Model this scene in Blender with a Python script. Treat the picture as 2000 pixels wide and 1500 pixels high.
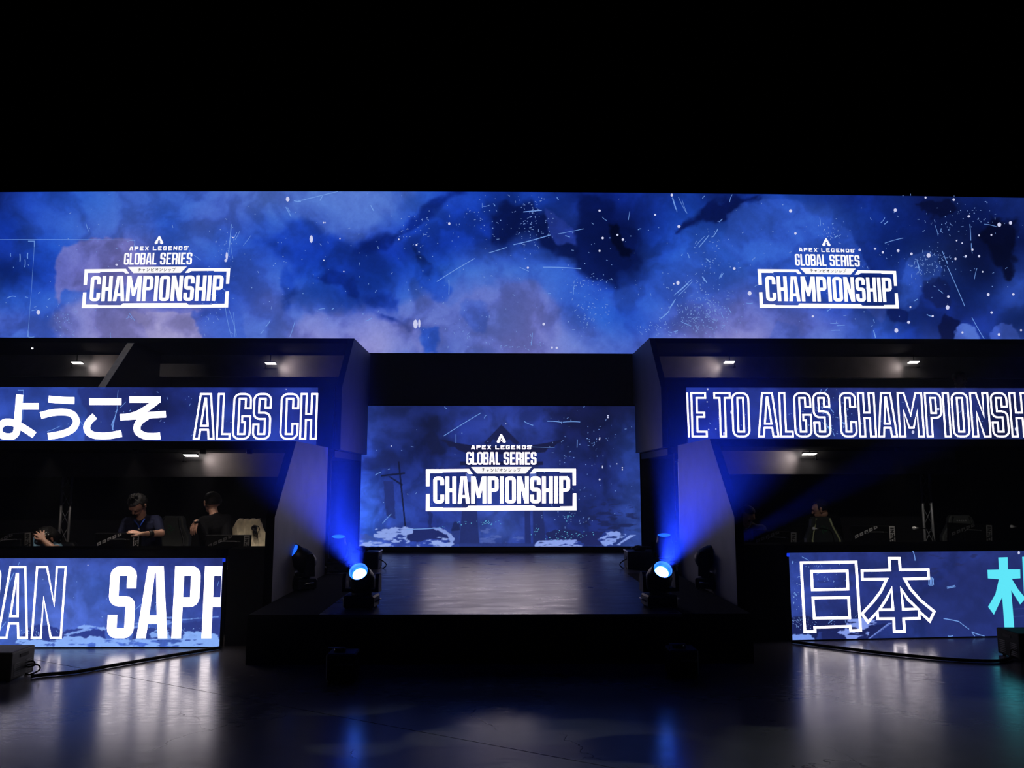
import bpy, bmesh, math, random
import numpy as np
from mathutils import Vector, Matrix, Euler
from mathutils.geometry import tessellate_polygon

random.seed(7)
for o in list(bpy.data.objects):
    bpy.data.objects.remove(o, do_unlink=True)
SC = bpy.context.scene
COL = SC.collection
R = math.radians

# ------------------------------------------------------------------ camera
F_PX, CAM_H, PITCH, YAW = 1500.0, 1.70, R(7.2), R(0.8)
cam_d = bpy.data.cameras.new('camera'); cam = bpy.data.objects.new('camera', cam_d); COL.objects.link(cam)
cam_d.sensor_width = 36.0; cam_d.lens = 36.0 * F_PX / 2000.0
cam_d.clip_start = 0.05; cam_d.clip_end = 200
cam.location = (0, 0, CAM_H)
cam.rotation_euler = Euler((math.pi / 2 + PITCH, 0, -YAW), 'XYZ')
SC.camera = cam
CF = Vector((math.sin(YAW) * math.cos(PITCH), math.cos(YAW) * math.cos(PITCH), math.sin(PITCH)))
CR = Vector((math.cos(YAW), -math.sin(YAW), 0)); CU = CR.cross(CF)
CP = Vector((0, 0, CAM_H))

# ------------------------------------------------------------------ world, exposure, hall lights
SC.view_settings.view_transform = 'Standard'
SC.view_settings.look = 'None'
SC.view_settings.exposure = 0.0
SC.view_settings.gamma = 1.0
SC.view_settings.use_curve_mapping = False
wd = bpy.data.worlds.new('hall_dark'); SC.world = wd; wd.use_nodes = True
wd.node_tree.nodes['Background'].inputs[0].default_value = (0.25, 0.32, 0.5, 1)
wd.node_tree.nodes['Background'].inputs[1].default_value = 0.0025


def light(name, kind, loc, target, power, color, size=0.1, spot=None, blend=0.3, parent=None):
    d = bpy.data.lights.new(name, kind); d.energy = power; d.color = color
    if kind == 'AREA':
        d.size = size
    elif kind in ('SPOT', 'POINT'):
        d.shadow_soft_size = size
    if kind == 'SPOT':
        d.spot_size = spot; d.spot_blend = blend
    o = bpy.data.objects.new(name, d); COL.objects.link(o)
    o.location = loc
    v = Vector(target) - Vector(loc)
    o.rotation_euler = v.to_track_quat('-Z', 'Y').to_euler()
    if parent is not None:
        o.parent = parent; o.location = Vector(loc) - Vector(parent.location)
    return o


def gobo(lamp, scale, lo, hi, seed, stretch=(1, 1, 1)):
    """a break-up gobo in a hall spotlight: the pattern sits in the lamp"""
    d = lamp.data; d.use_nodes = True; nt = d.node_tree
    em = next(n for n in nt.nodes if n.type == 'EMISSION')
    tc = nt.nodes.new('ShaderNodeTexCoord'); mp = nt.nodes.new('ShaderNodeMapping')
    mp.inputs['Location'].default_value = (seed, seed * .37, 0); mp.inputs['Scale'].default_value = stretch
    ns = nt.nodes.new('ShaderNodeTexNoise'); ns.inputs['Scale'].default_value = scale
    ns.inputs['Detail'].default_value = 1.5
    rp = nt.nodes.new('ShaderNodeMapRange'); rp.inputs[1].default_value = lo; rp.inputs[2].default_value = hi
    nt.links.new(tc.outputs['Normal'], mp.inputs[0]); nt.links.new(mp.outputs[0], ns.inputs['Vector'])
    nt.links.new(ns.outputs[0], rp.inputs[0]); nt.links.new(rp.outputs[0], em.inputs['Strength'])


GOBO = [light('hall_gobo_spot', 'SPOT', (-.6, 1.0, 9.5), (-.5, 3.3, 0), 400, (.80, 1, .88), .02, R(31), .25),
        light('hall_gobo_spot', 'SPOT', (3.2, 1.0, 9.5), (3.3, 3.8, 0), 440, (.84, 1, .82), .02, R(27), .2)]
gobo(GOBO[0], 4.6, .515, .53, 3.1, (1.0, 2.0, 1))
gobo(GOBO[1], 4.2, .495, .51, 8.3, (1.0, 1.7, 1))
STRIP_FILL = light('added_strip_spot', 'SPOT', (0.4, -1.0, 6.4), (-5.75, 12.0, 3.55), 650, (1, .95, .94), .05, R(9), .9)  # narrow spot added only to brighten the pale partition strip
WASH_L = light('hall_wash_left', 'SPOT', (0.6, -1.0, 6.2), (-4.3, 9.5, 1.05), 520, (1, .86, .76), .08, R(25), .7)
WASH_R = light('hall_wash_right', 'SPOT', (-0.6, -1.0, 6.2), (4.9, 9.4, 1.0), 600, (1, .95, .86), .08, R(17), .9)

# ------------------------------------------------------------------ pixel <-> world helpers (2000 x 1500 frame)
def ray(px, py):
    return (CF + CR * ((px - 1000) / F_PX) - CU * ((py - 750) / F_PX)).normalized()


def at_y(px, py, Y):
    d = ray(px, py); return CP + d * ((Y - CP.y) / d.y)


def at_z(px, py, Z):
    d = ray(px, py); return CP + d * ((Z - CP.z) / d.z)


def at_x(px, py, X):
    d = ray(px, py); return CP + d * ((X - CP.x) / d.x)


def to_px(P):
    P = np.asarray(P, float) - np.array(CP)
    f = P @ np.array(CF); r = P @ np.array(CR); u = P @ np.array(CU)
    return np.stack([1000 + F_PX * r / f, 750 - F_PX * u / f], -1)


def lin(c):
    c = np.asarray(c, float) / 255.0
    return np.where(c <= 0.04045, c / 12.92, ((c + 0.055) / 1.055) ** 2.4)


# ------------------------------------------------------------------ materials
MATS = {}


def mat(name, col, rough=.5, metal=0.0, var=.12, scale=14.0, bump=0.0, spec=.5):
    if name in MATS:
        return MATS[name]
    m = bpy.data.materials.new(name); m.use_nodes = True; nt = m.node_tree
    b = nt.nodes['Principled BSDF']
    tc = nt.nodes.new('ShaderNodeTexCoord')
    ns = nt.nodes.new('ShaderNodeTexNoise'); ns.inputs['Scale'].default_value = scale; ns.inputs['Detail'].default_value = 4
    nt.links.new(tc.outputs['Object'], ns.inputs['Vector'])
    rp = nt.nodes.new('ShaderNodeValToRGB')
    c = np.array(col, float)
    rp.color_ramp.elements[0].position = .3; rp.color_ramp.elements[1].position = .7
    rp.color_ramp.elements[0].color = (*(c * (1 - var)), 1); rp.color_ramp.elements[1].color = (*np.minimum(c * (1 + var), 1), 1)
    nt.links.new(ns.outputs[0], rp.inputs[0]); nt.links.new(rp.outputs[0], b.inputs['Base Color'])
    b.inputs['Roughness'].default_value = rough; b.inputs['Metallic'].default_value = metal
    b.inputs['Specular IOR Level'].default_value = spec
    if bump:
        bp = nt.nodes.new('ShaderNodeBump'); bp.inputs['Strength'].default_value = bump; bp.inputs['Distance'].default_value = .01
        nt.links.new(ns.outputs[0], bp.inputs['Height']); nt.links.new(bp.outputs[0], b.inputs['Normal'])
    MATS[name] = m
    return m


def emit(name, col, strength=1.0, sampling='AUTO'):
    if name in MATS:
        return MATS[name]
    m = bpy.data.materials.new(name); m.use_nodes = True; nt = m.node_tree
    nt.nodes.clear()
    out = nt.nodes.new('ShaderNodeOutputMaterial'); e = nt.nodes.new('ShaderNodeEmission')
    e.inputs[0].default_value = (*col, 1); e.inputs[1].default_value = strength
    nt.links.new(e.outputs[0], out.inputs[0])
    m.cycles.emission_sampling = sampling
    MATS[name] = m
    return m


def emit_attr(name, strength=1.0):
    m = bpy.data.materials.new(name); m.use_nodes = True; nt = m.node_tree
    nt.nodes.clear()
    out = nt.nodes.new('ShaderNodeOutputMaterial'); e = nt.nodes.new('ShaderNodeEmission')
    a = nt.nodes.new('ShaderNodeAttribute'); a.attribute_name = 'led'
    tc = nt.nodes.new('ShaderNodeTexCoord'); ns = nt.nodes.new('ShaderNodeTexNoise')
    ns.inputs['Scale'].default_value = 26; ns.inputs['Detail'].default_value = 5
    mr = nt.nodes.new('ShaderNodeMapRange'); mr.inputs[1].default_value = .3; mr.inputs[2].default_value = .7
    mr.inputs[3].default_value = strength * .96; mr.inputs[4].default_value = strength * 1.04
    nt.links.new(tc.outputs['Object'], ns.inputs['Vector']); nt.links.new(ns.outputs[0], mr.inputs[0])
    nt.links.new(a.outputs['Color'], e.inputs[0]); nt.links.new(mr.outputs[0], e.inputs[1])
    nt.links.new(e.outputs[0], out.inputs[0])
    m.cycles.emission_sampling = 'AUTO'
    return m


M_BLACK = mat('matte_black_board', (.006, .006, .007), .6, spec=.25)
M_DRAPE = mat('black_drape', (.007, .007, .008), .9, spec=.1)
M_VELVET = mat('black_velvet', (.0028, .0028, .003), .95, spec=.05)
M_WING = mat('grey_scenic_panel', (.16, .155, .17), .55, var=.16, scale=3.0)
M_HEAD = mat('grey_header_board', (.22, .20, .20), .42, var=.12, scale=5.0)
M_PLASTIC = mat('black_plastic', (.008, .008, .009), .45, spec=.25)
M_SHELL = mat('black_monitor_shell', (.004, .004, .0045), .7, spec=.12)
M_GLOSS = mat('glossy_black_plastic', (.01, .01, .012), .2)
M_ALU = mat('aluminium_tube', (.55, .55, .57), .42, .4)
M_STEEL = mat('worn_steel_edge', (.45, .45, .46), .4, .8)
M_RUBBER = mat('black_rubber', (.006, .006, .006), .7, spec=.15)
M_WHITE = emit('led_white', (1, .90, .955), 3.3)
M_WHITE_L = emit('led_white_logo', (1, .97, .985), 1.3)
M_WHITE_C = emit('led_white_centre', (1, .85, .93), 3.3)
M_WHITE_T = emit('led_white_tab', (1, .98, .99), 1.0)
M_CYAN = emit('led_cyan', tuple(lin((92, 222, 240))), 1.1)
M_FLECK = emit('led_fleck', tuple(lin((205, 208, 242))), 1.0, 'NONE')
M_SCR = emit('led_scratch', tuple(lin((120, 165, 242))), .9, 'NONE')
M_SPECK = emit('led_speckle', tuple(lin((130, 165, 236))), .85, 'NONE')
M_CYSP = emit('led_cyan_sparkle', tuple(lin((110, 200, 238))), .9, 'NONE')


# ------------------------------------------------------------------ mesh builder
class MB:
    def __init__(s):
        s.v = []; s.f = []; s.m = []; s.smooth = []

    def add(s, vs, fs, mi=0, smooth=False):
        b = len(s.v); s.v += [tuple(v) for v in vs]
        for f in fs:
            s.f.append(tuple(i + b for i in f)); s.m.append(mi); s.smooth.append(smooth)

    def box(s, c, size, mi=0, rot=None):
        hx, hy, hz = size[0] / 2, size[1] / 2, size[2] / 2
        vs = [Vector((x, y, z)) for x in (-hx, hx) for y in (-hy, hy) for z in (-hz, hz)]
        if rot is not None:
            vs = [rot @ v for v in vs]
        c = Vector(c)
        s.add([v + c for v in vs], [(0, 1, 3, 2), (4, 6, 7, 5), (0, 4, 5, 1), (2, 3, 7, 6), (0, 2, 6, 4), (1, 5, 7, 3)], mi)

    def bbox(s, c, size, bev=.01, mi=0, rot=None, seg=1):
        bm = bmesh.new(); bmesh.ops.create_cube(bm, size=1)
        for v in bm.verts:
            v.co = Vector((v.co.x * size[0], v.co.y * size[1], v.co.z * size[2]))
        bmesh.ops.bevel(bm, geom=bm.edges[:], offset=bev, segments=seg, affect='EDGES', profile=.5)
        c = Vector(c)
        bm.verts.ensure_lookup_table(); bm.verts.index_update()
        vs = [((rot @ v.co) if rot is not None else v.co) + c for v in bm.verts]
        s.add(vs, [[v.index for v in f.verts] for f in bm.faces], mi); bm.free()

    def prism(s, poly, d, mi=0):
        """poly: 3d points of one face, d: extrusion vector"""
        n = len(poly); d = Vector(d)
        vs = [Vector(p) for p in poly] + [Vector(p) + d for p in poly]
        fs = [tuple(range(n)), tuple(range(2 * n - 1, n - 1, -1))]
        fs += [(i, i + n, (i + 1) % n + n, (i + 1) % n) for i in range(n)]
        s.add(vs, fs, mi)

    def cyl(s, a, b, r0, r1=None, n=16, mi=0, caps=True):
        r1 = r0 if r1 is None else r1
        a, b = Vector(a), Vector(b); d = (b - a).normalized()
        x = d.orthogonal().normalized(); y = d.cross(x)
        vs = []
        for p, r in ((a, r0), (b, r1)):
            for i in range(n):
                t = 2 * math.pi * i / n
                vs.append(p + x * (r * math.cos(t)) + y * (r * math.sin(t)))
        s.add(vs, [(i, (i + 1) % n, (i + 1) % n + n, i + n) for i in range(n)], mi, True)
        if caps:
            base = len(s.v) - 2 * n
            s.f += [tuple(base + i for i in range(n - 1, -1, -1)), tuple(base + n + i for i in range(n))]
            s.m += [mi, mi]; s.smooth += [False, False]

    def tube(s, pts, r, n=8, mi=0):
        pts = [Vector(p) for p in pts]; rings = []
        for i, p in enumerate(pts):
            d = (pts[min(i + 1, len(pts) - 1)] - pts[max(i - 1, 0)]).normalized()
            up = Vector((0, 0, 1)) if abs(d.z) < .95 else Vector((1, 0, 0))
            x = d.cross(up).normalized(); y = x.cross(d)
            rr = r[i] if isinstance(r, (list, tuple)) else r
            rings.append([p + x * (rr * math.cos(2 * math.pi * k / n)) + y * (rr * math.sin(2 * math.pi * k / n)) for k in range(n)])
        vs = [v for rg in rings for v in rg]; fs = []
        for i in range(len(pts) - 1):
            for k in range(n):
                fs.append((i * n + k, i * n + (k + 1) % n, (i + 1) * n + (k + 1) % n, (i + 1) * n + k))
        fs += [tuple(range(n - 1, -1, -1)), tuple((len(pts) - 1) * n + k for k in range(n))]
        s.add(vs, fs, mi, True)

    def lathe(s, prof, c, axis=None, n=24, mi=0):
        """prof: (radius, height) list; axis: rotation matrix from +Z"""
        c = Vector(c); vs = []; m = len(prof)
        for i in range(n):
            t = 2 * math.pi * i / n
            for r, h in prof:
                v = Vector((r * math.cos(t), r * math.sin(t), h))
                vs.append((axis @ v if axis is not None else v) + c)
        fs = []
        for i in range(n):
            for k in range(m - 1):
                fs.append((i * m + k, ((i + 1) % n) * m + k, ((i + 1) % n) * m + k + 1, i * m + k + 1))
        s.add(vs, fs, mi, True)

    def ball(s, c, r, n=16, m=10, mi=0, rot=None):
        r = (r, r, r) if not isinstance(r, (list, tuple)) else r
        c = Vector(c); vs = []; fs = []
        for j in range(m + 1):
            p = math.pi * j / m
            for i in range(n):
                t = 2 * math.pi * i / n
                v = Vector((r[0] * math.sin(p) * math.cos(t), r[1] * math.sin(p) * math.sin(t), r[2] * math.cos(p)))
                vs.append((rot @ v if rot is not None else v) + c)
        for j in range(m):
            for i in range(n):
                fs.append((j * n + i, (j + 1) * n + i, (j + 1) * n + (i + 1) % n, j * n + (i + 1) % n))
        s.add(vs, fs, mi, True)

    def build(s, name, mats, parent=None, local=False, kind=None, label=None):
        """vertices are world coordinates unless local; a child is stored relative to its root"""
        me = bpy.data.meshes.new(name)
        off = Vector((0, 0, 0))
        if parent is not None and not local:
            p = parent
            while p is not None:
                off += p.location; p = p.parent
        me.from_pydata([tuple(Vector(v) - off) for v in s.v], [], s.f)
        mats = mats if isinstance(mats, (list, tuple)) else [mats]
        for m in mats:
            me.materials.append(m)
        me.polygons.foreach_set('material_index', s.m)
        me.polygons.foreach_set('use_smooth', s.smooth)
        me.update()
        o = bpy.data.objects.new(name, me); COL.objects.link(o)
        if parent is not None:
            o.parent = parent
        if kind:
            o['kind'] = kind
        if label:
            o['label'] = label
        return o


def thing(name, label, cat, loc=(0, 0, 0), rz=0, group=None):
    o = bpy.data.objects.new(name, None); COL.objects.link(o)
    o.location = loc; o.rotation_euler = (0, 0, rz); o.empty_display_size = .1
    o['label'] = label; o['category'] = cat
    if group:
        o['group'] = group
    return o


def dup(root, loc, rz, label, group=None, name=None):
    def cp(o, par):
        c = o.copy(); COL.objects.link(c); c.parent = par
        for ch in list(o.children):
            cp(ch, c)
        return c
    r = cp(root, None); r.location = loc; r.rotation_euler = (0, 0, rz); r['label'] = label
    if group:
        r['group'] = group
    return r


# ------------------------------------------------------------------ noise and colour fields for the LED pictures
_RNG = np.random.RandomState(11)
_LAT = _RNG.rand(256, 256)


def vnoise(x, y, s=0):
    x = x + s * 17.31; y = y + s * 5.77
    xi = np.floor(x).astype(int); yi = np.floor(y).astype(int)
    fx = x - xi; fy = y - yi
    fx = fx * fx * (3 - 2 * fx); fy = fy * fy * (3 - 2 * fy)
    a = _LAT[xi % 256, yi % 256]; b = _LAT[(xi + 1) % 256, yi % 256]
    c = _LAT[xi % 256, (yi + 1) % 256]; d = _LAT[(xi + 1) % 256, (yi + 1) % 256]
    return (a * (1 - fx) + b * fx) * (1 - fy) + (c * (1 - fx) + d * fx) * fy


def fbm(x, y, sc, octv=4, s=0):
    t = 0; a = .5; tot = 0
    for o in range(octv):
        t = t + a * vnoise(x / sc, y / sc, s + o * 3); tot += a; a *= .5; sc *= .5
    return t / tot - .5


def grid_field(x, y, xs, ys, table):
    """smooth interpolation of a table of colours (rows: xs, columns: ys)"""
    T = np.array(table, float); xs = np.array(xs, float); ys = np.array(ys, float)
    x = np.clip(x, xs[0], xs[-1] - 1e-3); y = np.clip(y, ys[0], ys[-1] - 1e-3)
    i = np.clip(np.searchsorted(xs, x, 'right') - 1, 0, len(xs) - 2); j = np.clip(np.searchsorted(ys, y, 'right') - 1, 0, len(ys) - 2)
    fx = (x - xs[i]) / (xs[i + 1] - xs[i]); fy = (y - ys[j]) / (ys[j + 1] - ys[j])
    fx = (fx * fx * (3 - 2 * fx))[:, None]; fy = (fy * fy * (3 - 2 * fy))[:, None]
    return (T[i, j] * (1 - fx) + T[i + 1, j] * fx) * (1 - fy) + (T[i, j + 1] * (1 - fx) + T[i + 1, j + 1] * fx) * fy


def sdf(x, y, poly):
    p = np.array(poly, float); n = len(p); best = np.full(x.shape, 1e9); ins = np.zeros(x.shape, bool)
    for k in range(n):
        a = p[k]; b = p[(k + 1) % n]; d = b - a
        t = np.clip(((x - a[0]) * d[0] + (y - a[1]) * d[1]) / max(d @ d, 1e-9), 0, 1)
        best = np.minimum(best, np.hypot(x - a[0] - t * d[0], y - a[1] - t * d[1]))
        c = ((a[1] > y) != (b[1] > y)) & (x < d[0] * (y - a[1]) / (d[1] if d[1] else 1e-9) + a[0])
        ins ^= c
    return np.where(ins, best, -best)


def paint(col, x, y, layers, conv=None):
    for k, L in enumerate(layers):
        poly, c, al, soft, warp = L[:5]
        holes = L[5] if len(L) > 5 else 0
        if conv:
            poly = [conv(*q) for q in poly]
        q = np.array(poly); pad = soft + warp + 4
        m = (x > q[:, 0].min() - pad) & (x < q[:, 0].max() + pad) & (y > q[:, 1].min() - pad) & (y < q[:, 1].max() + pad)
        if not m.any():
            continue
        xx, yy = x[m], y[m]
        d = sdf(xx, yy, poly)
        if warp:
            d = d + warp * 4.0 * fbm(xx, yy, max(warp * 3.6, 4), 5, 40 + k)
        a = np.clip(.5 + d / max(soft, .8), 0, 1); a = a * a * (3 - 2 * a) * al
        if holes:
            h = fbm(xx * .45, yy * 1.6, 9, 4, 90 + k) + (holes - .42)
            a = a * np.clip(.5 - h * 14, 0, 1)
        col[m] = col[m] * (1 - a[:, None]) + np.array(c, float) * a[:, None]
    return col


# ------------------------------------------------------------------ LED screens
class Screen:
    """a flat LED wall: front plane through p0 with horizontal direction u (unit), up = z"""
    def __init__(s, p0, u, bow=0.0):
        s.p0 = Vector(p0); s.u = Vector(u).normalized(); s.n = Vector((s.u.y, -s.u.x, 0)); s.bow = bow
        if s.n.y > 0:
            s.n = -s.n

    def uz(s, px, py):
        d = ray(px, py); off = 0.0
        for _ in range(4 if s.bow else 1):
            P = CP + d * ((s.p0 - s.n * off - CP).dot(s.n) / d.dot(s.n))
            off = s.bow * P.x * P.x
        return (P - s.p0).dot(s.u), P.z

    def w(s, u, z, out=0.0):
        P = s.p0 + s.u * u; P.z = z
        off = s.bow * P.x * P.x
        return P + s.n * (out - off)

    def px(s, px, py, out=0.004):
        return s.w(*s.uz(px, py), out)

    def panel(s, name, parent, u0, u1, z0, z1, nu, nz, colour, strength=1.0):
        us = np.linspace(u0, u1, nu + 1); zs = np.linspace(z0, z1, nz + 1)
        U, Z = np.meshgrid(us, zs, indexing='ij'); U = U.ravel(); Z = Z.ravel()
        P = np.array(s.p0)[None, :] + U[:, None] * np.array(s.u)[None, :]; P[:, 2] = Z
        P -= np.array(s.n)[None, :] * (s.bow * P[:, 0:1] ** 2)
        q = to_px(P)
        qx = q[:, 0]; qx = np.where(qx < -40, -80 - qx, np.where(qx > 2030, 4060 - qx, qx))   # the picture goes on past the frame
        c = lin(np.clip(colour(qx, q[:, 1]), 0, 255))
        loc = np.array(parent.location)
        me = bpy.data.meshes.new(name)
        idx = np.arange((nu + 1) * (nz + 1)).reshape(nu + 1, nz + 1)
        F = np.stack([idx[:-1, :-1], idx[1:, :-1], idx[1:, 1:], idx[:-1, 1:]], -1).reshape(-1, 4)
        me.vertices.add(len(P)); me.vertices.foreach_set('co', (P - loc).ravel())
        me.loops.add(F.size); me.loops.foreach_set('vertex_index', F.ravel().astype(np.int32))
        me.polygons.add(len(F)); me.polygons.foreach_set('loop_start', np.arange(0, F.size, 4, dtype=np.int32))
        at = me.attributes.new('led', 'FLOAT_COLOR', 'POINT')
        at.data.foreach_set('color', np.concatenate([c, np.ones((len(c), 1))], 1).ravel().astype(np.float32))
        me.update(calc_edges=True)
        me.materials.append(emit_attr(name + '_picture', strength))
        o = bpy.data.objects.new(name, me); COL.objects.link(o); o.parent = parent
        return o

    def shell(s, parent, u0, u1, z0, z1, depth=.12, border=.012, n=1):
        mb = MB()
        for k in range(n):
            a = u0 - border + (u1 - u0 + 2 * border) * k / n; b = u0 - border + (u1 - u0 + 2 * border) * (k + 1) / n
            pts = [s.w(a, z0 - border, -.003), s.w(b, z0 - border, -.003), s.w(b, z1 + border, -.003), s.w(a, z1 + border, -.003)]
            mb.prism(pts, -s.n * depth)
        return mb.build('cabinet', M_PLASTIC, parent)


def clip_poly(pts, f):
    """Sutherland-Hodgman against f(p) >= 0"""
    out = []
    for i, p in enumerate(pts):
        q = pts[(i + 1) % len(pts)]; a, b = f(p), f(q)
        if a >= 0:
            out.append(p)
        if (a >= 0) != (b >= 0):
            t = a / (a - b); out.append((p[0] + (q[0] - p[0]) * t, p[1] + (q[1] - p[1]) * t))
    return out


def fill(mb, contours, to3, mi=0):
    """filled flat shape: first contour outer, the rest holes"""
    cs = [[Vector((p[0], p[1], 0)) for p in c] for c in contours if len(c) > 2]
    if not cs:
        return
    flat = [p for c in cs for p in c]
    mb.add([to3(p.x, p.y) for p in flat], [t for t in tessellate_polygon(cs)], mi)


def stroke_closed(mb, pts, hw, to3, mi=0):
    n = len(pts); P = [Vector((p[0], p[1])) for p in pts]; a, b = [], []
    for i in range(n):
        d0 = (P[i] - P[i - 1]); d1 = (P[(i + 1) % n] - P[i])
        d0 = d0.normalized() if d0.length > 1e-9 else d1.normalized(); d1 = d1.normalized() if d1.length > 1e-9 else d0
        n0 = Vector((-d0.y, d0.x)); n1 = Vector((-d1.y, d1.x)); m = n0 + n1
        m = m.normalized() if m.length > 1e-6 else n0
        k = hw / max(m.dot(n0), .45)
        a.append(P[i] + m * k); b.append(P[i] - m * k)
    vs = [to3(p.x, p.y) for p in a] + [to3(p.x, p.y) for p in b]
    mb.add(vs, [(i, (i + 1) % n, (i + 1) % n + n, i + n) for i in range(n)], mi)


def smooth_path(pts, sub=6):
    if len(pts) < 3:
        return [Vector(p) for p in pts]
    P = [Vector(p) for p in pts]; out = []
    for i in range(len(P) - 1):
        p0 = P[max(i - 1, 0)]; p1 = P[i]; p2 = P[i + 1]; p3 = P[min(i + 2, len(P) - 1)]
        for k in range(sub):
            t = k / sub
            out.append(.5 * ((2 * p1) + (p2 - p0) * t + (2 * p0 - 5 * p1 + 4 * p2 - p3) * t * t + (3 * p1 - p0 - 3 * p2 + p3) * t ** 3))
    out.append(P[-1])
    return out


def stroke_open(mb, pts, w, to3, mi=0):
    P = [Vector(p[:2]) for p in pts]; a, b = [], []
    for i in range(len(P)):
        d = (P[min(i + 1, len(P) - 1)] - P[max(i - 1, 0)]).normalized(); nn = Vector((-d.y, d.x)) * (w / 2)
        a.append(P[i] + nn); b.append(P[i] - nn)
    n = len(P)
    mb.add([to3(p.x, p.y) for p in a] + [to3(p.x, p.y) for p in b], [(i, i + 1, i + 1 + n, i + n) for i in range(n - 1)], mi)


# ---- a condensed block alphabet: letter(char, w, s) -> contours in a box w x 1
def arc(cx, cy, r, a0, a1, n=4):
    return [(cx + r * math.cos(R(a0 + (a1 - a0) * i / n)), cy + r * math.sin(R(a0 + (a1 - a0) * i / n))) for i in range(n + 1)]


def letter(ch, w, s, sv=None):
    t = s if sv is None else sv            # t: thickness of the horizontal bars
    c = min(.17, w * .36)
    if ch == 'I':
        return [[(0, 0), (w, 0), (w, 1), (0, 1)]]
    if ch == 'L':
        return [[(0, 0), (w, 0), (w, t), (s, t), (s, 1), (0, 1)]]
    if ch == 'H':
        return [[(0, 0), (s, 0), (s, .42), (w - s, .42), (w - s, 0), (w, 0), (w, 1), (w - s, 1), (w - s, .55), (s, .55), (s, 1), (0, 1)]]
    if ch == 'E':
        return [[(0, 0), (w, 0), (w, t), (s, t), (s, .45), (w * .86, .45), (w * .86, .45 + t * .9), (s, .45 + t * .9), (s, 1 - t), (w * .97, 1 - t), (w * .97, 1), (0, 1)]]
    if ch == 'T':
        return [[(w / 2 - s / 2, 0), (w / 2 + s / 2, 0), (w / 2 + s / 2, 1 - t), (w, 1 - t), (w, 1), (0, 1), (0, 1 - t), (w / 2 - s / 2, 1 - t)]]
    ro = arc(w - c, c, c, -90, 0) + arc(w - c, 1 - c, c, 0, 90) + arc(c, 1 - c, c, 90, 180) + arc(c, c, c, 180, 270)
    if ch == 'O':
        return [ro, [(s, t), (w - s, t), (w - s, 1 - t), (s, 1 - t)]]
    if ch == 'D':
        return [[(0, 0)] + arc(w - c, c, c, -90, 0) + arc(w - c, 1 - c, c, 0, 90) + [(0, 1)], [(s, t), (w - s, t), (w - s, 1 - t), (s, 1 - t)]]
    if ch == 'C':
        return [arc(c, c, c, 180, 270) + arc(w - c, c, c, -90, 0) + [(w, .33), (w - s, .33), (w - s, t), (s, t), (s, 1 - t), (w - s, 1 - t), (w - s, .68), (w, .68)]
                + arc(w - c, 1 - c, c, 0, 90) + arc(c, 1 - c, c, 90, 180)]
    if ch == 'G':
        return [arc(c, c, c, 180, 270) + arc(w - c, c, c, -90, 0) + [(w, .5), (w * .52, .5), (w * .52, .37), (w - s, .37), (w - s, t), (s, t), (s, 1 - t), (w - s, 1 - t), (w - s, .68), (w, .68)]
                + arc(w - c, 1 - c, c, 0, 90) + arc(c, 1 - c, c, 90, 180)]
    if ch == 'S':
        return [[(0, .32), (s, .32), (s, t), (w - s, t), (w - s, .44)] + arc(c, .44 + c, c, 270, 180) + arc(c, 1 - c, c, 180, 90) + arc(w - c, 1 - c, c, 90, 0)
                + [(w, .69), (w - s, .69), (w - s, 1 - t), (s, 1 - t), (s, .58)] + arc(w - c, .58 - c, c, 90, 0) + arc(w - c, c, c, 0, -90) + arc(c, c, c, 270, 180)]
    if ch == 'P':
        return [[(0, 0), (s, 0), (s, .43)] + arc(w - c, .43 + c, c, -90, 0) + arc(w - c, 1 - c, c, 0, 90) + [(0, 1)],
                [(s, .43 + t), (w - s, .43 + t), (w - s, 1 - t), (s, 1 - t)]]
    if ch == 'R':
        return [[(0, 0), (s, 0), (s, .40), (w - s, .40), (w - s, 0), (w, 0), (w, .42), (w - .05, .48), (w, .54)] + arc(w - c, 1 - c, c, 0, 90) + [(0, 1)],
                [(s, .40 + t), (w - s, .40 + t), (w - s, 1 - t), (s, 1 - t)]]
    if ch == 'B':
        k = c * .7
        return [[(0, 0)] + arc(w - k, k, k, -90, 0) + [(w, .46), (w - .04, .51), (w, .56)] + arc(w - k, 1 - k, k, 0, 90) + [(0, 1)],
                [(s, t), (w - s, t), (w - s, .45), (s, .45)], [(s, .45 + t), (w - s, .45 + t), (w - s, 1 - t), (s, 1 - t)]]
    if ch == 'A':
        h = w / 2; q = .245 * w; g = min(s, w * .36) * .98
        def xi(y):   # inner edge of the left leg
            return g + (q + g - g) * y
        yb, yt, ya = .20, .20 + t * .85, .90
        L1 = xi(yb); L2 = xi(yt)
        L1 = min(L1, h - .02 * w); L2 = min(L2, h - .02 * w)
        return [[(0, 0), (g, 0), (L1, yb), (w - L1, yb), (w - g, 0), (w, 0), (w - q, 1), (q, 1)],
                [(L2, yt), (w - L2, yt), (h + .02 * w, ya), (h - .02 * w, ya)]]
    if ch == 'M':
        return [[(0, 0), (s, 0), (s, .58), (w / 2 - .05, .2), (w / 2 + .05, .2), (w - s, .58), (w - s, 0), (w, 0), (w, 1), (w - s * 1.15, 1), (w / 2, .49), (s * 1.15, 1), (0, 1)]]
    if ch == 'N':
        return [[(0, 0), (s, 0), (s, .56), (w - s * 1.12, 0), (w, 0), (w, 1), (w - s, 1), (w - s, .46), (s * 1.12, 1), (0, 1)]]
    if ch == 'X':
        k = s * 1.25; h = w / 2
        return [[(0, 0), (k, 0), (h, .36), (w - k, 0), (w, 0), (h + k * .55, .5), (w, 1), (w - k, 1), (h, .64), (k, 1), (0, 1), (h - k * .55, .5)]]
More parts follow.
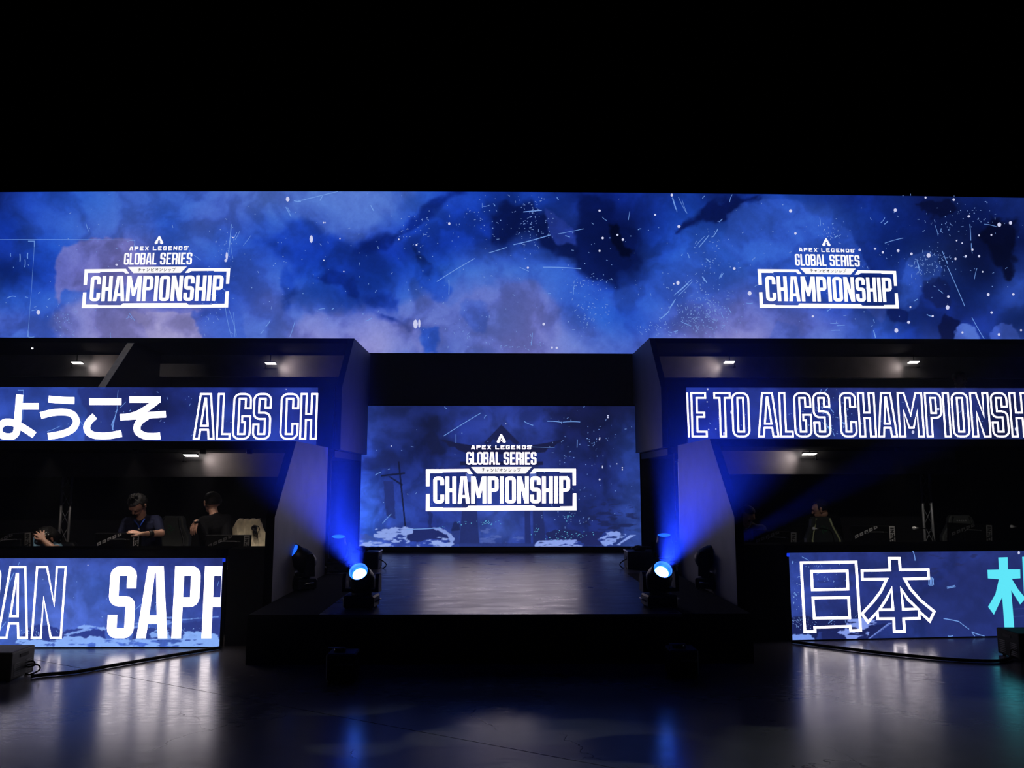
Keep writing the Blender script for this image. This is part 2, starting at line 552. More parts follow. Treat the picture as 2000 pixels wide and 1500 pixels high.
    if ch == 'V':
        return [[(w / 2 - s * .6, 0), (w / 2 + s * .6, 0), (w, 1), (w - s, 1), (w / 2, .25), (s, 1), (0, 1)]]
    if ch == 'W':
        return [[(w * .2, 0), (w * .36, 0), (w * .5, .55), (w * .64, 0), (w * .8, 0), (w, 1), (w - s, 1), (w * .72, .3), (w * .5, 1), (w * .28, .3), (s, 1), (0, 1)]]
    if ch == 'Z':
        return [[(0, 0), (w, 0), (w, t), (s * 1.2, t), (w, 1 - t), (w, 1), (0, 1), (0, 1 - t), (w - s * 1.2, 1 - t), (0, t)]]
    return [[(0, 0), (w, 0), (w, 1), (0, 1)]]


WID = {'I': .5, 'M': 1.42, 'N': 1.08, 'A': 1.12, 'W': 1.5, 'L': .86, 'E': .88, 'T': .95, 'S': .98, 'R': .98}


def text_contours(txt, w, s, gap, sv=None, space=None, one=None):
    x = 0; out = []
    for ch in txt:
        if ch == ' ':
            x += space if space is not None else w * .6; continue
        cw = s if ch == 'I' else w * WID.get(ch, 1.0)
        if one:
            cw = one if ch != 'I' else s
        out.append([[(px + x, py) for px, py in c] for c in letter(ch, cw, s, sv)]); x += cw + gap
    return out, x - gap


def word(mb, txt, quad, w, s, gap, to3, sv=None, space=None, one=None, mi=0):
    """quad: TL, TR, BR, BL in the target plane's coordinates"""
    ls, W = text_contours(txt, w, s, gap, sv, space, one)
    TL, TR, BR, BL = [Vector(q) for q in quad]
    def f(x, y):
        a = BL.lerp(BR, x / W); b = TL.lerp(TR, x / W); p = a.lerp(b, y)
        return to3(p.x, p.y)
    for cs in ls:
        fill(mb, cs, f, mi)


def homography(src, dst):
    A = []; B = []
    for (x, y), (u, v) in zip(src, dst):
        A.append([x, y, 1, 0, 0, 0, -u * x, -u * y]); B.append(u)
        A.append([0, 0, 0, x, y, 1, -v * x, -v * y]); B.append(v)
    h = np.linalg.solve(np.array(A, float), np.array(B, float)); h = np.append(h, 1).reshape(3, 3)
    def f(x, y):
        q = h @ np.array([x, y, 1.0]); return q[0] / q[2], q[1] / q[2]
    return f


def disc(mb, x, y, rx, ry, to3, n=10, mi=0):
    mb.add([to3(x + rx * math.cos(2 * math.pi * k / n), y + ry * math.sin(2 * math.pi * k / n)) for k in range(n)], [tuple(range(n))], mi)
# ================================================================== structure: hall, floor, booths, stage
def floor_material():
    m = bpy.data.materials.new('polished_concrete'); m.use_nodes = True; nt = m.node_tree; L = nt.links
    b = nt.nodes['Principled BSDF']
    tc = nt.nodes.new('ShaderNodeTexCoord')
    n1 = nt.nodes.new('ShaderNodeTexNoise'); n1.inputs['Scale'].default_value = .9; n1.inputs['Detail'].default_value = 8
    n2 = nt.nodes.new('ShaderNodeTexNoise'); n2.inputs['Scale'].default_value = 9; n2.inputs['Detail'].default_value = 6
    mp = nt.nodes.new('ShaderNodeMapping'); mp.inputs['Rotation'].default_value = (0, 0, .35); mp.inputs['Scale'].default_value = (1, 2.6, 1)
    L.new(tc.outputs['Object'], mp.inputs[0]); L.new(tc.outputs['Object'], n1.inputs['Vector']); L.new(mp.outputs[0], n2.inputs['Vector'])
    r1 = nt.nodes.new('ShaderNodeValToRGB'); e = r1.color_ramp.elements
    e[0].position = .3; e[0].color = (.085, .08, .083, 1); e[1].position = .72; e[1].color = (.14, .128, .13, 1)
    L.new(n1.outputs[0], r1.inputs[0])
    # hairline cracks
    nz = nt.nodes.new('ShaderNodeTexNoise'); nz.inputs['Scale'].default_value = 1.6; nz.inputs['Detail'].default_value = 5
    L.new(tc.outputs['Object'], nz.inputs['Vector'])
    mx = nt.nodes.new('ShaderNodeVectorMath'); mx.operation = 'MULTIPLY_ADD'; mx.inputs[1].default_value = (.9, .9, .9)
    L.new(nz.outputs['Color'], mx.inputs[0]); L.new(tc.outputs['Object'], mx.inputs[2])
    vo = nt.nodes.new('ShaderNodeTexVoronoi'); vo.feature = 'DISTANCE_TO_EDGE'; vo.inputs['Scale'].default_value = .75
    L.new(mx.outputs[0], vo.inputs['Vector'])
    cr = nt.nodes.new('ShaderNodeMapRange'); cr.inputs[1].default_value = .0; cr.inputs[2].default_value = .005
    L.new(vo.outputs['Distance'], cr.inputs[0])
    # cracks only in places
    ms = nt.nodes.new('ShaderNodeTexNoise'); ms.inputs['Scale'].default_value = 1.1; ms.inputs['Detail'].default_value = 2
    L.new(tc.outputs['Object'], ms.inputs['Vector'])
    mr = nt.nodes.new('ShaderNodeMapRange'); mr.inputs[1].default_value = .55; mr.inputs[2].default_value = .61; mr.inputs[3].default_value = 1.0; mr.inputs[4].default_value = 0.0
    L.new(ms.outputs[0], mr.inputs[0])
    mm = nt.nodes.new('ShaderNodeMath'); mm.operation = 'MAXIMUM'; L.new(cr.outputs[0], mm.inputs[0]); L.new(mr.outputs[0], mm.inputs[1])
    mu = nt.nodes.new('ShaderNodeMix'); mu.data_type = 'RGBA'; mu.inputs[6].default_value = (.012, .011, .012, 1)
    L.new(mm.outputs[0], mu.inputs[0]); L.new(r1.outputs[0], mu.inputs[7]); L.new(mu.outputs[2], b.inputs['Base Color'])
    rr = nt.nodes.new('ShaderNodeMapRange'); rr.inputs[1].default_value = .35; rr.inputs[2].default_value = .7; rr.inputs[3].default_value = .20; rr.inputs[4].default_value = .27
    L.new(n2.outputs[0], rr.inputs[0])
    r2 = nt.nodes.new('ShaderNodeMath'); r2.operation = 'MULTIPLY'; r2.inputs[1].default_value = .5
    L.new(mm.outputs[0], r2.inputs[0]); L.new(r2.outputs[0], b.inputs['Specular IOR Level'])
    L.new(rr.outputs[0], b.inputs['Roughness'])
    bp = nt.nodes.new('ShaderNodeBump'); bp.inputs['Strength'].default_value = .04; bp.inputs['Distance'].default_value = .01
    L.new(n2.outputs[0], bp.inputs['Height']); L.new(bp.outputs[0], b.inputs['Normal'])
    b.inputs['IOR'].default_value = 1.5
    return m


M_FLOOR = floor_material()
M_GAP = mat('dark_joint', (.004, .004, .004), .9)
# the slab is cut by one control joint that crosses the picture from the left to the bottom edge
J0 = at_z(66, 1288, 0); J1 = at_z(1190, 1498, 0)
jd = (J1 - J0).normalized(); jn = Vector((-jd.y, jd.x, 0))
mb = MB(); mb.box((0, 6, -.06), (34, 30, .08)); fl = mb.build('floor', M_GAP, kind='structure')
for sgn in (1, -1):
    rect = [(-17, -9), (17, -9), (17, 21), (-17, 21)]
    poly = clip_poly(rect, lambda p: sgn * ((Vector((p[0], p[1], 0)) - J0).dot(jn)) - .004)
    mb = MB(); mb.prism([(x, y, -.02) for x, y in poly], (0, 0, .02)); mb.build('concrete_slab', M_FLOOR, fl)
for nm, c, sz in (('wall_back', (0, 14.6, 6), (34, .2, 12.2)), ('wall_left', (-17, 6, 6), (.2, 30, 12.2)), ('wall_right', (17, 6, 6), (.2, 30, 12.2)), ('ceiling', (0, 6, 12.1), (34, 30, .2))):
    mb = MB(); mb.box(c, sz); mb.build(nm, M_DRAPE, kind='structure')
YB = 13.95
mb = MB(); mb.box((0, 14.0, 2.0), (6.6, .12, 4.0)); mb.build('wall_stage', mat('dark_stage_wall', (.05, .05, .055), .7), kind='structure')

# ------------------------------------------------------------------ booths
def cap(root, d, pts):
    """black edge trim over the front edge of a side wall"""
    mb = MB(); e = Vector((0, -.006, 0)); o = d * .02
    for a, b in zip(pts, pts[1:]):
        a, b = Vector(a), Vector(b)
        mb.prism([a + o, b + o, b + d * 1.02, a + d * 1.02], e)
    mb.build('edge_trim', M_VELVET, root, label='black trim along the front edge of the wall')


def lower_booth(side):
    L = side < 0
    XW = -2.40 if L else 2.46
    top = at_x(579, 862, XW) if L else at_x(1386, 857, XW)
    bend = at_x(537, 1010, XW) if L else at_x(1434, 1010, XW)
    far = at_x(637, 1000, XW) if L else at_x(1327, 1000, XW)
    root = thing('player_booth', ('lower black player booth left of the stage with slanted grey side wall' if L else
                                  'lower black player booth right of the stage with slanted grey side wall'), 'booth', (side * 5.5, 9.5, 0))
    d = Vector((side * .09, 0, 0))
    mb = MB(); mb.prism([(XW, bend.y, 0), (XW, bend.y, bend.z), (XW, top.y, top.z), (XW, far.y, top.z), (XW, far.y, 0)], d)
    mb.build('side_wall', M_WING, root, label='grey side wall with a slanted front edge')
    cap(root, d, [(XW, bend.y, 0), (XW, bend.y, bend.z), (XW, top.y, top.z)])
    x0, x1 = XW + side * .09, side * 11.0
    xc, xs = (x0 + x1) / 2, abs(x1 - x0)
    zr = top.z - .09
    for dx in ((-3.0, -3.55, -4.35, -5.35) if L else (4.78,)):
        mb = MB(); mb.cyl((dx, 9.22, zr - .05), (dx, 9.22, zr + .002), .035, n=14); mb.build('downlight', M_PLASTIC, root)
        light('downlight_glow', 'SPOT', (dx, 9.22, zr - .052), (dx, 9.45, 0), 32 if L else 16, (1, .88, .78), .03, R(72) if L else R(56), .6, root)
    mb = MB(); mb.box((xc, (top.y + 11.55) / 2, top.z - .045), (xs, 11.55 - top.y, .09)); mb.build('roof_panel', M_VELVET, root)
    hz = at_y(372, 931, 10.4).z if L else at_y(1600, 926, 10.4).z
    mb = MB(); mb.box((xc, 10.45, (hz + zr) / 2), (xs, .1, zr - hz)); mb.build('header_board', M_HEAD, root, label='grey board hanging under the roof')
    mb = MB(); mb.box((xc, 11.35, zr / 2), (xs, .08, zr)); mb.build('back_wall', mat('booth_back_wall', (.014, .014, .015), .8, spec=.1), root)
    mb = MB(); mb.box((xc, 10.15, .05), (xs, 2.3, .1)); mb.build('platform', M_BLACK, root)
    mb = MB(); mb.box((xc, 9.28, .685), (xs - .1, .62, .03)); mb.build('desk_shelf', M_BLACK, root)
    # slanted partition further out
    if not L:
        XP = at_y(1985, 872, top.y + .1).x
        mb = MB(); mb.prism([(XP, 9.02, .1), (XP, 9.02, 1.5), (XP, top.y + .2, zr), (XP, 11.3, zr), (XP, 11.3, .1)], (.07, 0, 0))
        mb.build('partition', M_VELVET, root)
    return root, XW, top, zr


BL, XWL, TOPL, ZRL = lower_booth(-1)
BR_, XWR, TOPR, ZRR = lower_booth(1)


def upper_booth(side):
    L = side < 0
    XW = -2.385 if L else 2.40
    top = at_x(692, 661, XW) if L else at_x(1268, 660.5, XW)
    near = at_x(668, 757, XW) if L else at_x(1291, 757, XW)
    root = thing('player_booth', ('upper black player booth above the left lower booth with flat roof' if L else
                                  'upper black player booth above the right lower booth with flat roof'), 'booth', (side * 5.5, 12.5, 2.2))
    zb = (TOPL if L else TOPR).z
    mb = MB(); mb.prism([(XW, near.y, zb + .002), (XW, near.y, near.z), (XW, top.y, top.z), (XW, 13.86, top.z), (XW, 13.86, zb + .002)], (side * .09, 0, 0))
    mb.build('side_wall', mat('shaded_scenic_panel', (.075, .072, .08), .6, var=.16, scale=3.0), root, label='side wall facing the stage with a slanted front edge')  # darker copy of the side wall grey, shade put into the colour
    x0, x1 = XW + side * .09, side * 11.0
    xc, xs = (x0 + x1) / 2, abs(x1 - x0)
    mb = MB(); mb.box((xc, (top.y + 13.86) / 2, top.z - .04), (xs, 13.86 - top.y, .08)); mb.build('roof_panel', M_VELVET, root)
    h1, h0 = at_y(528, 694, 13.3).z, at_y(528, 736, 13.3).z
    mb = MB(); mb.box((xc, 13.35, (h0 + h1) / 2), (xs, .1, h1 - h0)); mb.build('header_board', M_HEAD, root, label='grey board hanging under the roof')
    mb = MB(); mb.box((xc, 13.8, (zb + top.z) / 2), (xs, .08, top.z - zb - .1)); mb.build('back_wall', mat('booth_back_wall', (.014, .014, .015), .8, spec=.1), root)
    mb = MB(); mb.box((xc, 12.6, zb - .06), (xs, 2.2, .1)); mb.build('platform', M_BLACK, root)
    if L:
        pt = at_y(262, 667, top.y + .02); pb = at_x(205, 757, pt.x)
        mb = MB(); mb.prism([(pt.x, pb.y, pb.z), (pt.x, pt.y, top.z - .081), (pt.x, 13.76, top.z - .081), (pt.x, 13.76, pb.z)], (-.1, 0, 0))
        mb.build('partition', M_BLACK, root)
        # pale front edge of the partition
        mb = MB(); mb.prism([(pt.x + .002, pb.y, pb.z), (pt.x - .102, pb.y, pb.z), (pt.x - .102, pt.y, top.z - .083), (pt.x + .002, pt.y, top.z - .083)], (0, -.012, 0))
        mb.build('edge_strip', mat('pale_edge_strip', (.8, .78, .78), .6), root, label='pale strip along the slanted partition edge')
    return root, XW


BUL, XUL = upper_booth(-1)
BUR, XUR = upper_booth(1)

# ------------------------------------------------------------------ stage
ST_Z, ST_Y0, ST_Y1 = .45, 7.48, 13.9
def stage_material():
    m = mat('stage_deck', (.085, .078, .08), .3, var=.2, scale=2.2)
    nt = m.node_tree; b = nt.nodes['Principled BSDF']
    tc = nt.nodes.new('ShaderNodeTexCoord'); mp = nt.nodes.new('ShaderNodeMapping'); mp.inputs['Scale'].default_value = (2.2, 7, 1)
    ns = nt.nodes.new('ShaderNodeTexNoise'); ns.inputs['Scale'].default_value = 1.4; ns.inputs['Detail'].default_value = 5
    nt.links.new(tc.outputs['Object'], mp.inputs[0]); nt.links.new(mp.outputs[0], ns.inputs['Vector'])
    mr = nt.nodes.new('ShaderNodeMapRange'); mr.inputs[1].default_value = .35; mr.inputs[2].default_value = .68
    mr.inputs[3].default_value = .27; mr.inputs[4].default_value = .38
    nt.links.new(ns.outputs[0], mr.inputs[0]); nt.links.new(mr.outputs[0], b.inputs['Roughness'])
    return m


stg = thing('stage', 'low black stage with glossy dark deck before the centre screen', 'stage', (0, 10.4, 0))
mb = MB(); mb.box((0, (ST_Y0 + ST_Y1) / 2, (ST_Z - .04) / 2), (4.72, ST_Y1 - ST_Y0 - .04, ST_Z - .04)); mb.build('stage_base', M_DRAPE, stg)
M_DECK = stage_material()
ny = 6
M_CARPET = mat('black_carpet', (.01, .01, .011), .95, spec=.1)
XD = [-2.38, -1.72, 1.72, 2.38]
for i in range(3):
    for j in range(ny):
        h = (ST_Y1 - .02 - ST_Y0) / ny
        mb = MB(); mb.box(((XD[i] + XD[i + 1]) / 2, ST_Y0 + h * (j + .5), ST_Z - .02), (XD[i + 1] - XD[i] - .003, h - .003, .04))
        cp_ = i in (0, 2) and j < 3
        mb.build('deck_panel', M_CARPET if cp_ else M_DECK, stg, label='matte black carpeted deck panel' if cp_ else None)
mb = MB(); mb.box((0, ST_Y0 - .01, ST_Z / 2 - .012), (4.76, .016, ST_Z - .03)); mb.build('front_skirt', M_DRAPE, stg)

# ------------------------------------------------------------------ LED pictures: colour fields in photo pixels
BN_X = [10, 100, 180, 250, 320, 380, 440, 520, 600, 680, 740, 800, 870, 930, 980, 1040, 1100, 1160, 1220, 1280, 1340, 1400, 1460, 1540, 1620, 1680, 1740, 1800, 1860, 1920, 1985]
BN_Y = [385, 430, 480, 530, 580, 630, 670]
BN = [[(18,40,120),(15,45,140),(20,50,150),(10,35,115),(40,85,195),(70,95,195),(60,95,205)],
[(30,70,180),(45,85,195),(30,75,190),(25,65,180),(45,85,195),(55,90,200),(65,95,205)],
[(45,90,200),(60,95,195),(60,90,190),(80,95,190),(75,100,195),(110,115,200),(120,125,205)],
[(60,95,195),(70,100,200),(95,102,180),(90,100,182),(80,95,185),(125,127,200),(140,138,210)],
[(55,95,200),(35,80,195),(45,85,195),(70,85,180),(60,75,170),(120,122,200),(150,145,205)],
[(60,95,200),(70,100,200),(60,95,195),(40,75,185),(40,72,180),(85,100,195),(130,130,205)],
[(70,100,200),(65,95,200),(45,85,195),(45,80,190),(45,80,190),(70,95,195),(75,100,200)],
[(80,115,210),(50,90,200),(35,75,190),(60,95,205),(85,105,200),(70,100,205),(80,110,210)],
[(80,115,212),(40,80,190),(20,55,165),(25,70,185),(35,80,195),(100,115,205),(130,130,205)],
[(80,110,207),(72,105,205),(25,60,170),(20,55,165),(25,65,175),(80,105,205),(125,130,215)],
[(70,105,205),(70,105,205),(20,50,160),(15,50,150),(20,55,160),(110,120,205),(135,135,210)],
[(45,90,200),(25,65,180),(18,50,155),(25,65,175),(55,95,200),(85,105,200),(90,110,205)],
[(25,60,165),(20,55,165),(15,45,140),(35,85,195),(70,95,190),(85,105,195),(70,100,200)],
[(25,65,175),(20,55,165),(20,55,165),(60,100,205),(80,100,190),(75,105,205),(90,112,207)],
[(15,45,140),(12,32,105),(12,32,110),(60,100,205),(85,105,200),(90,115,205),(115,122,210)],
[(25,65,175),(12,30,95),(18,45,130),(60,100,200),(95,110,195),(110,115,195),(120,125,210)],
[(15,40,130),(30,60,160),(14,35,105),(50,90,200),(50,90,200),(75,100,195),(100,115,205)],
[(10,30,110),(10,25,95),(10,25,85),(15,40,125),(40,85,205),(45,90,205),(80,105,205)],
[(15,40,135),(8,20,75),(8,20,70),(12,30,95),(35,75,190),(35,80,200),(65,95,200)],
[(20,50,150),(15,40,125),(25,65,180),(45,90,205),(50,90,205),(75,100,205),(95,110,205)],
[(20,55,150),(25,65,165),(40,85,200),(50,95,210),(80,100,195),(75,95,190),(115,120,200)],
[(12,30,100),(20,50,145),(45,95,210),(45,90,205),(60,95,205),(100,110,195),(130,130,200)],
[(15,40,125),(45,85,190),(50,95,215),(50,95,205),(75,95,190),(110,115,195),(135,130,195)],
[(25,65,170),(50,90,200),(50,90,205),(45,85,200),(50,85,190),(95,105,190),(80,100,195)],
[(20,50,150),(50,90,200),(40,80,195),(30,70,180),(35,70,175),(70,90,195),(85,110,205)],
[(15,35,125),(25,60,160),(25,55,150),(12,30,100),(25,50,130),(60,90,190),(55,90,200)],
[(18,45,130),(15,40,130),(12,35,115),(20,45,125),(20,45,125),(35,70,170),(40,75,180)],
[(15,30,100),(12,28,95),(20,45,120),(35,68,160),(28,52,142),(15,35,105),(25,55,155)],
[(15,30,85),(12,25,80),(20,35,90),(15,30,80),(15,35,105),(20,40,120),(45,70,160)],
[(15,35,110),(8,20,70),(6,12,48),(8,18,60),(15,35,100),(30,55,150),(22,48,132)],
[(20,40,110),(20,40,115),(10,22,75),(25,50,130),(40,70,160),(15,35,100),(40,70,160)]]
BN_LAYERS = [
 ([(520,372),(800,372),(770,410),(735,440),(690,478),(640,455),(580,425),(540,400)], (76,108,206), .6, 26, 10),
 ([(905,372),(890,372),(855,385),(825,410),(790,450),(740,470),(700,490),(745,478),(800,455),(830,425),(870,397)], (9,30,112), .75, 14, 9),
 ([(610,540),(650,533),(690,545),(703,570),(710,600),(745,610),(780,622),(812,640),(800,650),(760,627),(712,607),(692,590),(668,560),(620,550)], (12,38,128), .85, 12, 9),
 ([(500,470),(560,440),(620,440),(700,490),(740,520),(700,530),(640,530),(580,530),(540,510)], (16,48,150), .55, 26, 14),
 ([(545,540),(560,520),(580,560),(566,600),(552,590)], (18,52,150), .6, 14, 8),
 ([(805,478),(820,500),(842,515),(838,540),(825,538),(815,515)], (12,34,105), .85, 8, 6),
 ([(700,580),(735,570),(780,585),(775,606),(730,606)], (14,42,135), .7, 14, 8),
 ([(800,505),(850,520),(880,560),(870,590),(840,575),(815,545)], (24,66,182), .6, 12, 8),
 ([(955,420),(990,393),(1030,398),(1080,430),(1100,455),(1130,480),(1132,512),(1090,500),(1050,482),(1010,472),(958,477)], (8,20,75), .82, 13, 9),
 ([(1065,408),(1100,430),(1126,460),(1126,480),(1088,475),(1072,450)], (40,64,166), .85, 6, 4),
 ([(1130,372),(1190,385),(1200,430),(1238,450),(1250,510),(1222,533),(1205,562),(1170,548),(1140,532),(1120,505),(1128,450)], (7,19,76), .78, 16, 11),
 ([(1186,438),(1206,436),(1212,470),(1238,488),(1232,508),(1213,502),(1194,470)], (3,8,36), .9, 7, 5),
 ([(1395,392),(1420,388),(1495,376),(1470,395),(1440,407),(1415,432),(1385,430),(1340,442),(1318,457),(1350,430)], (8,20,80), .88, 10, 7),
 ([(1425,422),(1450,402),(1490,387),(1525,386),(1580,402),(1640,432),(1672,470),(1694,520),(1692,536),(1600,545),(1480,545),(1410,480)], (48,88,200), .6, 7, 5),
 ([(1000,475),(1040,470),(1080,500),(1140,545),(1175,552),(1200,580),(1230,570),(1300,520),(1340,500),(1400,480),(1420,560),(1300,600),(1100,590),(1000,540)], (48,90,205), .45, 22, 14),
 ([(780,600),(830,578),(872,592),(930,560),(1005,545),(1060,560),(1095,600),(1100,690),(830,690),(800,645)], (108,116,198), .4, 16, 10),
 ([(820,640),(855,640),(850,690),(826,690)], (40,82,198), .85, 8, 5),
 ([(895,590),(940,582),(958,610),(950,650),(925,650),(900,620)], (62,92,196), .6, 8, 6),
 ([(112,502),(128,486),(150,478),(172,474),(182,466),(215,464),(258,466),(268,500),(300,520),(240,560),(125,562),(118,620),(108,600)], (120, 114, 182), .7, 7, 11),
 ([(105,612),(180,590),(250,600),(382,604),(398,670),(110,670)], (138,134,204), .55, 24, 10),
 ([(255,610),(376,610),(373,622),(388,640),(398,670),(300,670)], (150,145,206), .7, 4, 4),
 ([(376,610),(470,600),(480,670),(398,670),(388,640),(374,622)], (52,84,192), .6, 5, 3),
 ([(600,610),(700,600),(790,620),(822,650),(830,690),(560,690),(560,640)], (128,128,208), .4, 16, 10),
 ([(1765,522),(1780,496),(1810,490),(1836,505),(1839,540),(1800,560),(1790,592),(1755,600)], (44,78,172), .7, 5, 4),
 ([(1752,545),(1775,535),(1798,560),(1795,600),(1770,612),(1752,600)], (40,74,170), .6, 5, 4),
 ([(1790,400),(1810,386),(1850,390),(1872,410),(1840,426),(1810,420)], (8,15,55), .9, 6, 5),
 ([(1800,545),(1850,540),(1860,600),(1830,600),(1805,575)], (14,22,66), .6, 8, 5),
 ([(1905,460),(1940,430),(1985,430),(1985,520),(1970,545),(1940,500)], (5,9,36), .85, 10, 7),
 ([(1830,638),(1845,615),(1872,628),(1864,666),(1835,666)], (8,16,62), .85, 6, 4),
 ([(1730,608),(1745,600),(1776,608),(1772,630),(1745,632)], (12,28,95), .85, 5, 4),
 ([(1862,668),(1868,640),(1880,631),(1895,632),(1906,645),(1916,668)], (74,104,204), .92, 3, 3),
 ([(1931,668),(1938,645),(1955,632),(1976,632),(1986,650),(1996,668)], (58,86,184), .92, 3, 3),
 ([(1500,665),(1520,630),(1555,632),(1562,650),(1580,668)], (72,96,196), .5, 4, 3),
 ([(1690,600),(1730,600),(1728,625),(1722,632),(1708,618)], (66,88,180), .5, 4, 2),
]


def banner_col(x, y):
    wx = 64 * fbm(x, y, 130, 5, 1) + 22 * fbm(x, y, 40, 4, 2); wy = 46 * fbm(x, y, 110, 5, 5) + 16 * fbm(x, y, 36, 4, 7)
    c = sum(grid_field(x + wx + a, y + wy + b, BN_X, BN_Y, BN) for a, b in ((0, 0), (26, 10), (-26, -10), (12, -16), (-12, 16))) / 5
    c = paint(c, x, y, BN_LAYERS)
    # layered smoke: small-scale density that steepens into soft edges
    d = fbm(x, y * 1.15, 90, 5, 21); e = fbm(x + 90 * d, y + 70 * d, 46, 5, 33)
    k = .97 + .17 * np.tanh(e * 6) * np.clip(c[:, 2] / 160, .4, 1)
    k = k * (1 + .10 * fbm(x, y, 9, 3, 50))
    c = c * k[:, None]
    c[:, 2] = np.where(c[:, 2] > 190, 190 + (c[:, 2] - 190) * .45, c[:, 2])
    return c


def simple_col(xs, ys, table, layers, conv=None, warp=10, var=.22, sc=40, tint=(.80, .88, .95)):
    def f(x, y):
        wx = warp * 2 * fbm(x, y, sc, 4, 3); wy = warp * 2 * fbm(x, y, sc, 4, 9)
        c = grid_field(x + wx, y + wy, xs, ys, table)
        e = fbm(x + 40 * fbm(x, y, sc, 3, 12), y, sc * .6, 5, 14)
        c = c * (1 + var * np.tanh(e * 4))[:, None] * np.array(tint)
        return paint(c, x, y, layers, conv)
    return f


# ------------------------------------------------------------------ championship logo, drawn once in its own coordinates
LOGO_FRAME = [(78, 540), (1903, 536), (1912, 1046), (73, 1050)]
LOGO_SHAPES = [
 [(75,541),(598,537),(643,597),(595,597),(570,573),(280,577),(272,587),(120,588),(118,745),(75,747)],
 [(1388,535),(1905,535),(1905,737),(1866,738),(1863,578),(1706,577),(1700,568),(1425,570),(1398,592),(1343,593)],
 [(75,845),(118,843),(118,1003),(270,1003),(280,1013),(568,1013),(590,988),(1392,986),(1420,1010),(1705,1008),(1712,997),(1866,995),(1868,838),(1908,835),(1912,1043),(72,1050)],
]
LOGO_TAB = [(622,513),(1365,511),(1290,593),(695,594)]
LOGO_EMBLEM = [(984,113),(1000,113),(1047,200),(1044,210),(1030,220),(1003,203),(1012,190),(993,152),(973,190),(982,203),(954,220),(941,210),(938,200)]


def logo(scr, quad, parent, M_WHITE_L=M_WHITE_L):
    h = homography(LOGO_FRAME, quad)
    g = lambda out: (lambda x, y: scr.px(*h(x, y), out))
    mb = MB(); fill(mb, [LOGO_EMBLEM], g(.004))
    fill(mb, [[(985, 193), (993, 176), (1001, 193), (993, 188)]], g(.004))
    mb.build('logo_emblem', M_WHITE_L, parent)
    mb = MB()
    for s in LOGO_SHAPES:
        fill(mb, [s], g(.004))
    mb.build('logo_frame', M_WHITE_L, parent)
    mb = MB(); fill(mb, [LOGO_TAB], g(.004)); mb.build('logo_tab', M_WHITE_T, parent)
    mb = MB()
    word(mb, 'CHAMPIONSHIP', [(163, 630), (1832, 627), (1832, 957), (163, 959)], .385, .134, .052, g(.004), sv=.128)
    mb.build('lettering', M_WHITE_L, parent)
    for wd_, a_, b_ in (('GLOBAL', 567, 977), ('SERIES', 1022, 1421)):
        mb = MB(); word(mb, wd_, [(a_, 331), (b_, 331), (b_, 483), (a_, 483)], .40, .13, .06, g(.004), sv=.125); mb.build('lettering', M_WHITE_L, parent)
    for wd_, a_, b_ in (('APEX', 626, 868), ('LEGENDS', 921, 1355)):
        mb = MB(); word(mb, wd_, [(a_, 248), (b_, 248), (b_, 296), (a_, 296)], 1.0, .25, .40, g(.004), sv=.21, one=1.0); mb.build('lettering', M_WHITE_L, parent)
    mb = MB(); fill(mb, [[(1358, 246), (1368, 246), (1366, 258), (1358, 258)]], g(.004)); mb.build('small_mark', M_WHITE_L, parent)
    # katakana in the tab: dark strokes
    K = {'チ': [[(.18,.92),(.75,.98)],[(.05,.62),(.95,.62)],[(.52,.95),(.52,.4),(.25,.02)]],
         'ャ': [[(.15,.5),(.8,.58),(.65,.35)],[(.3,.7),(.5,.05)]],
         'ン': [[(.1,.85),(.38,.68)],[(.12,.08),(.6,.3),(.92,.8)]],
         'ピ': [[(.18,.92),(.18,.1),(.88,.1)],[(.2,.5),(.8,.62)],[(.82,.95),(.95,.95),(.95,.82),(.82,.82),(.82,.95)]],
         'オ': [[(.05,.7),(.95,.7)],[(.65,.98),(.65,.05),(.5,.08)],[(.6,.65),(.08,.2)]],
         'シ': [[(.15,.92),(.38,.8)],[(.08,.62),(.3,.5)],[(.12,.08),(.6,.25),(.92,.75)]],
         'ッ': [[(.15,.62),(.25,.42)],[(.4,.68),(.5,.46)],[(.3,.05),(.65,.2),(.85,.62)]],
         'プ': [[(.08,.85),(.8,.85),(.65,.35),(.25,.05)],[(.85,1.05),(.98,1.05),(.98,.92),(.85,.92),(.85,1.05)]]}
    x = 752
    for ch in 'チャンピオンシップ':
        mb = MB()
        for st in K[ch]:
            P = [(x + a * 44, 573 - b * 43) for a, b in st]
            stroke_open(mb, P, 6.2, g(.009))
        x += 54
        mb.build('katakana_character', mat('dark_print', (.03, .03, .05), .6), parent)


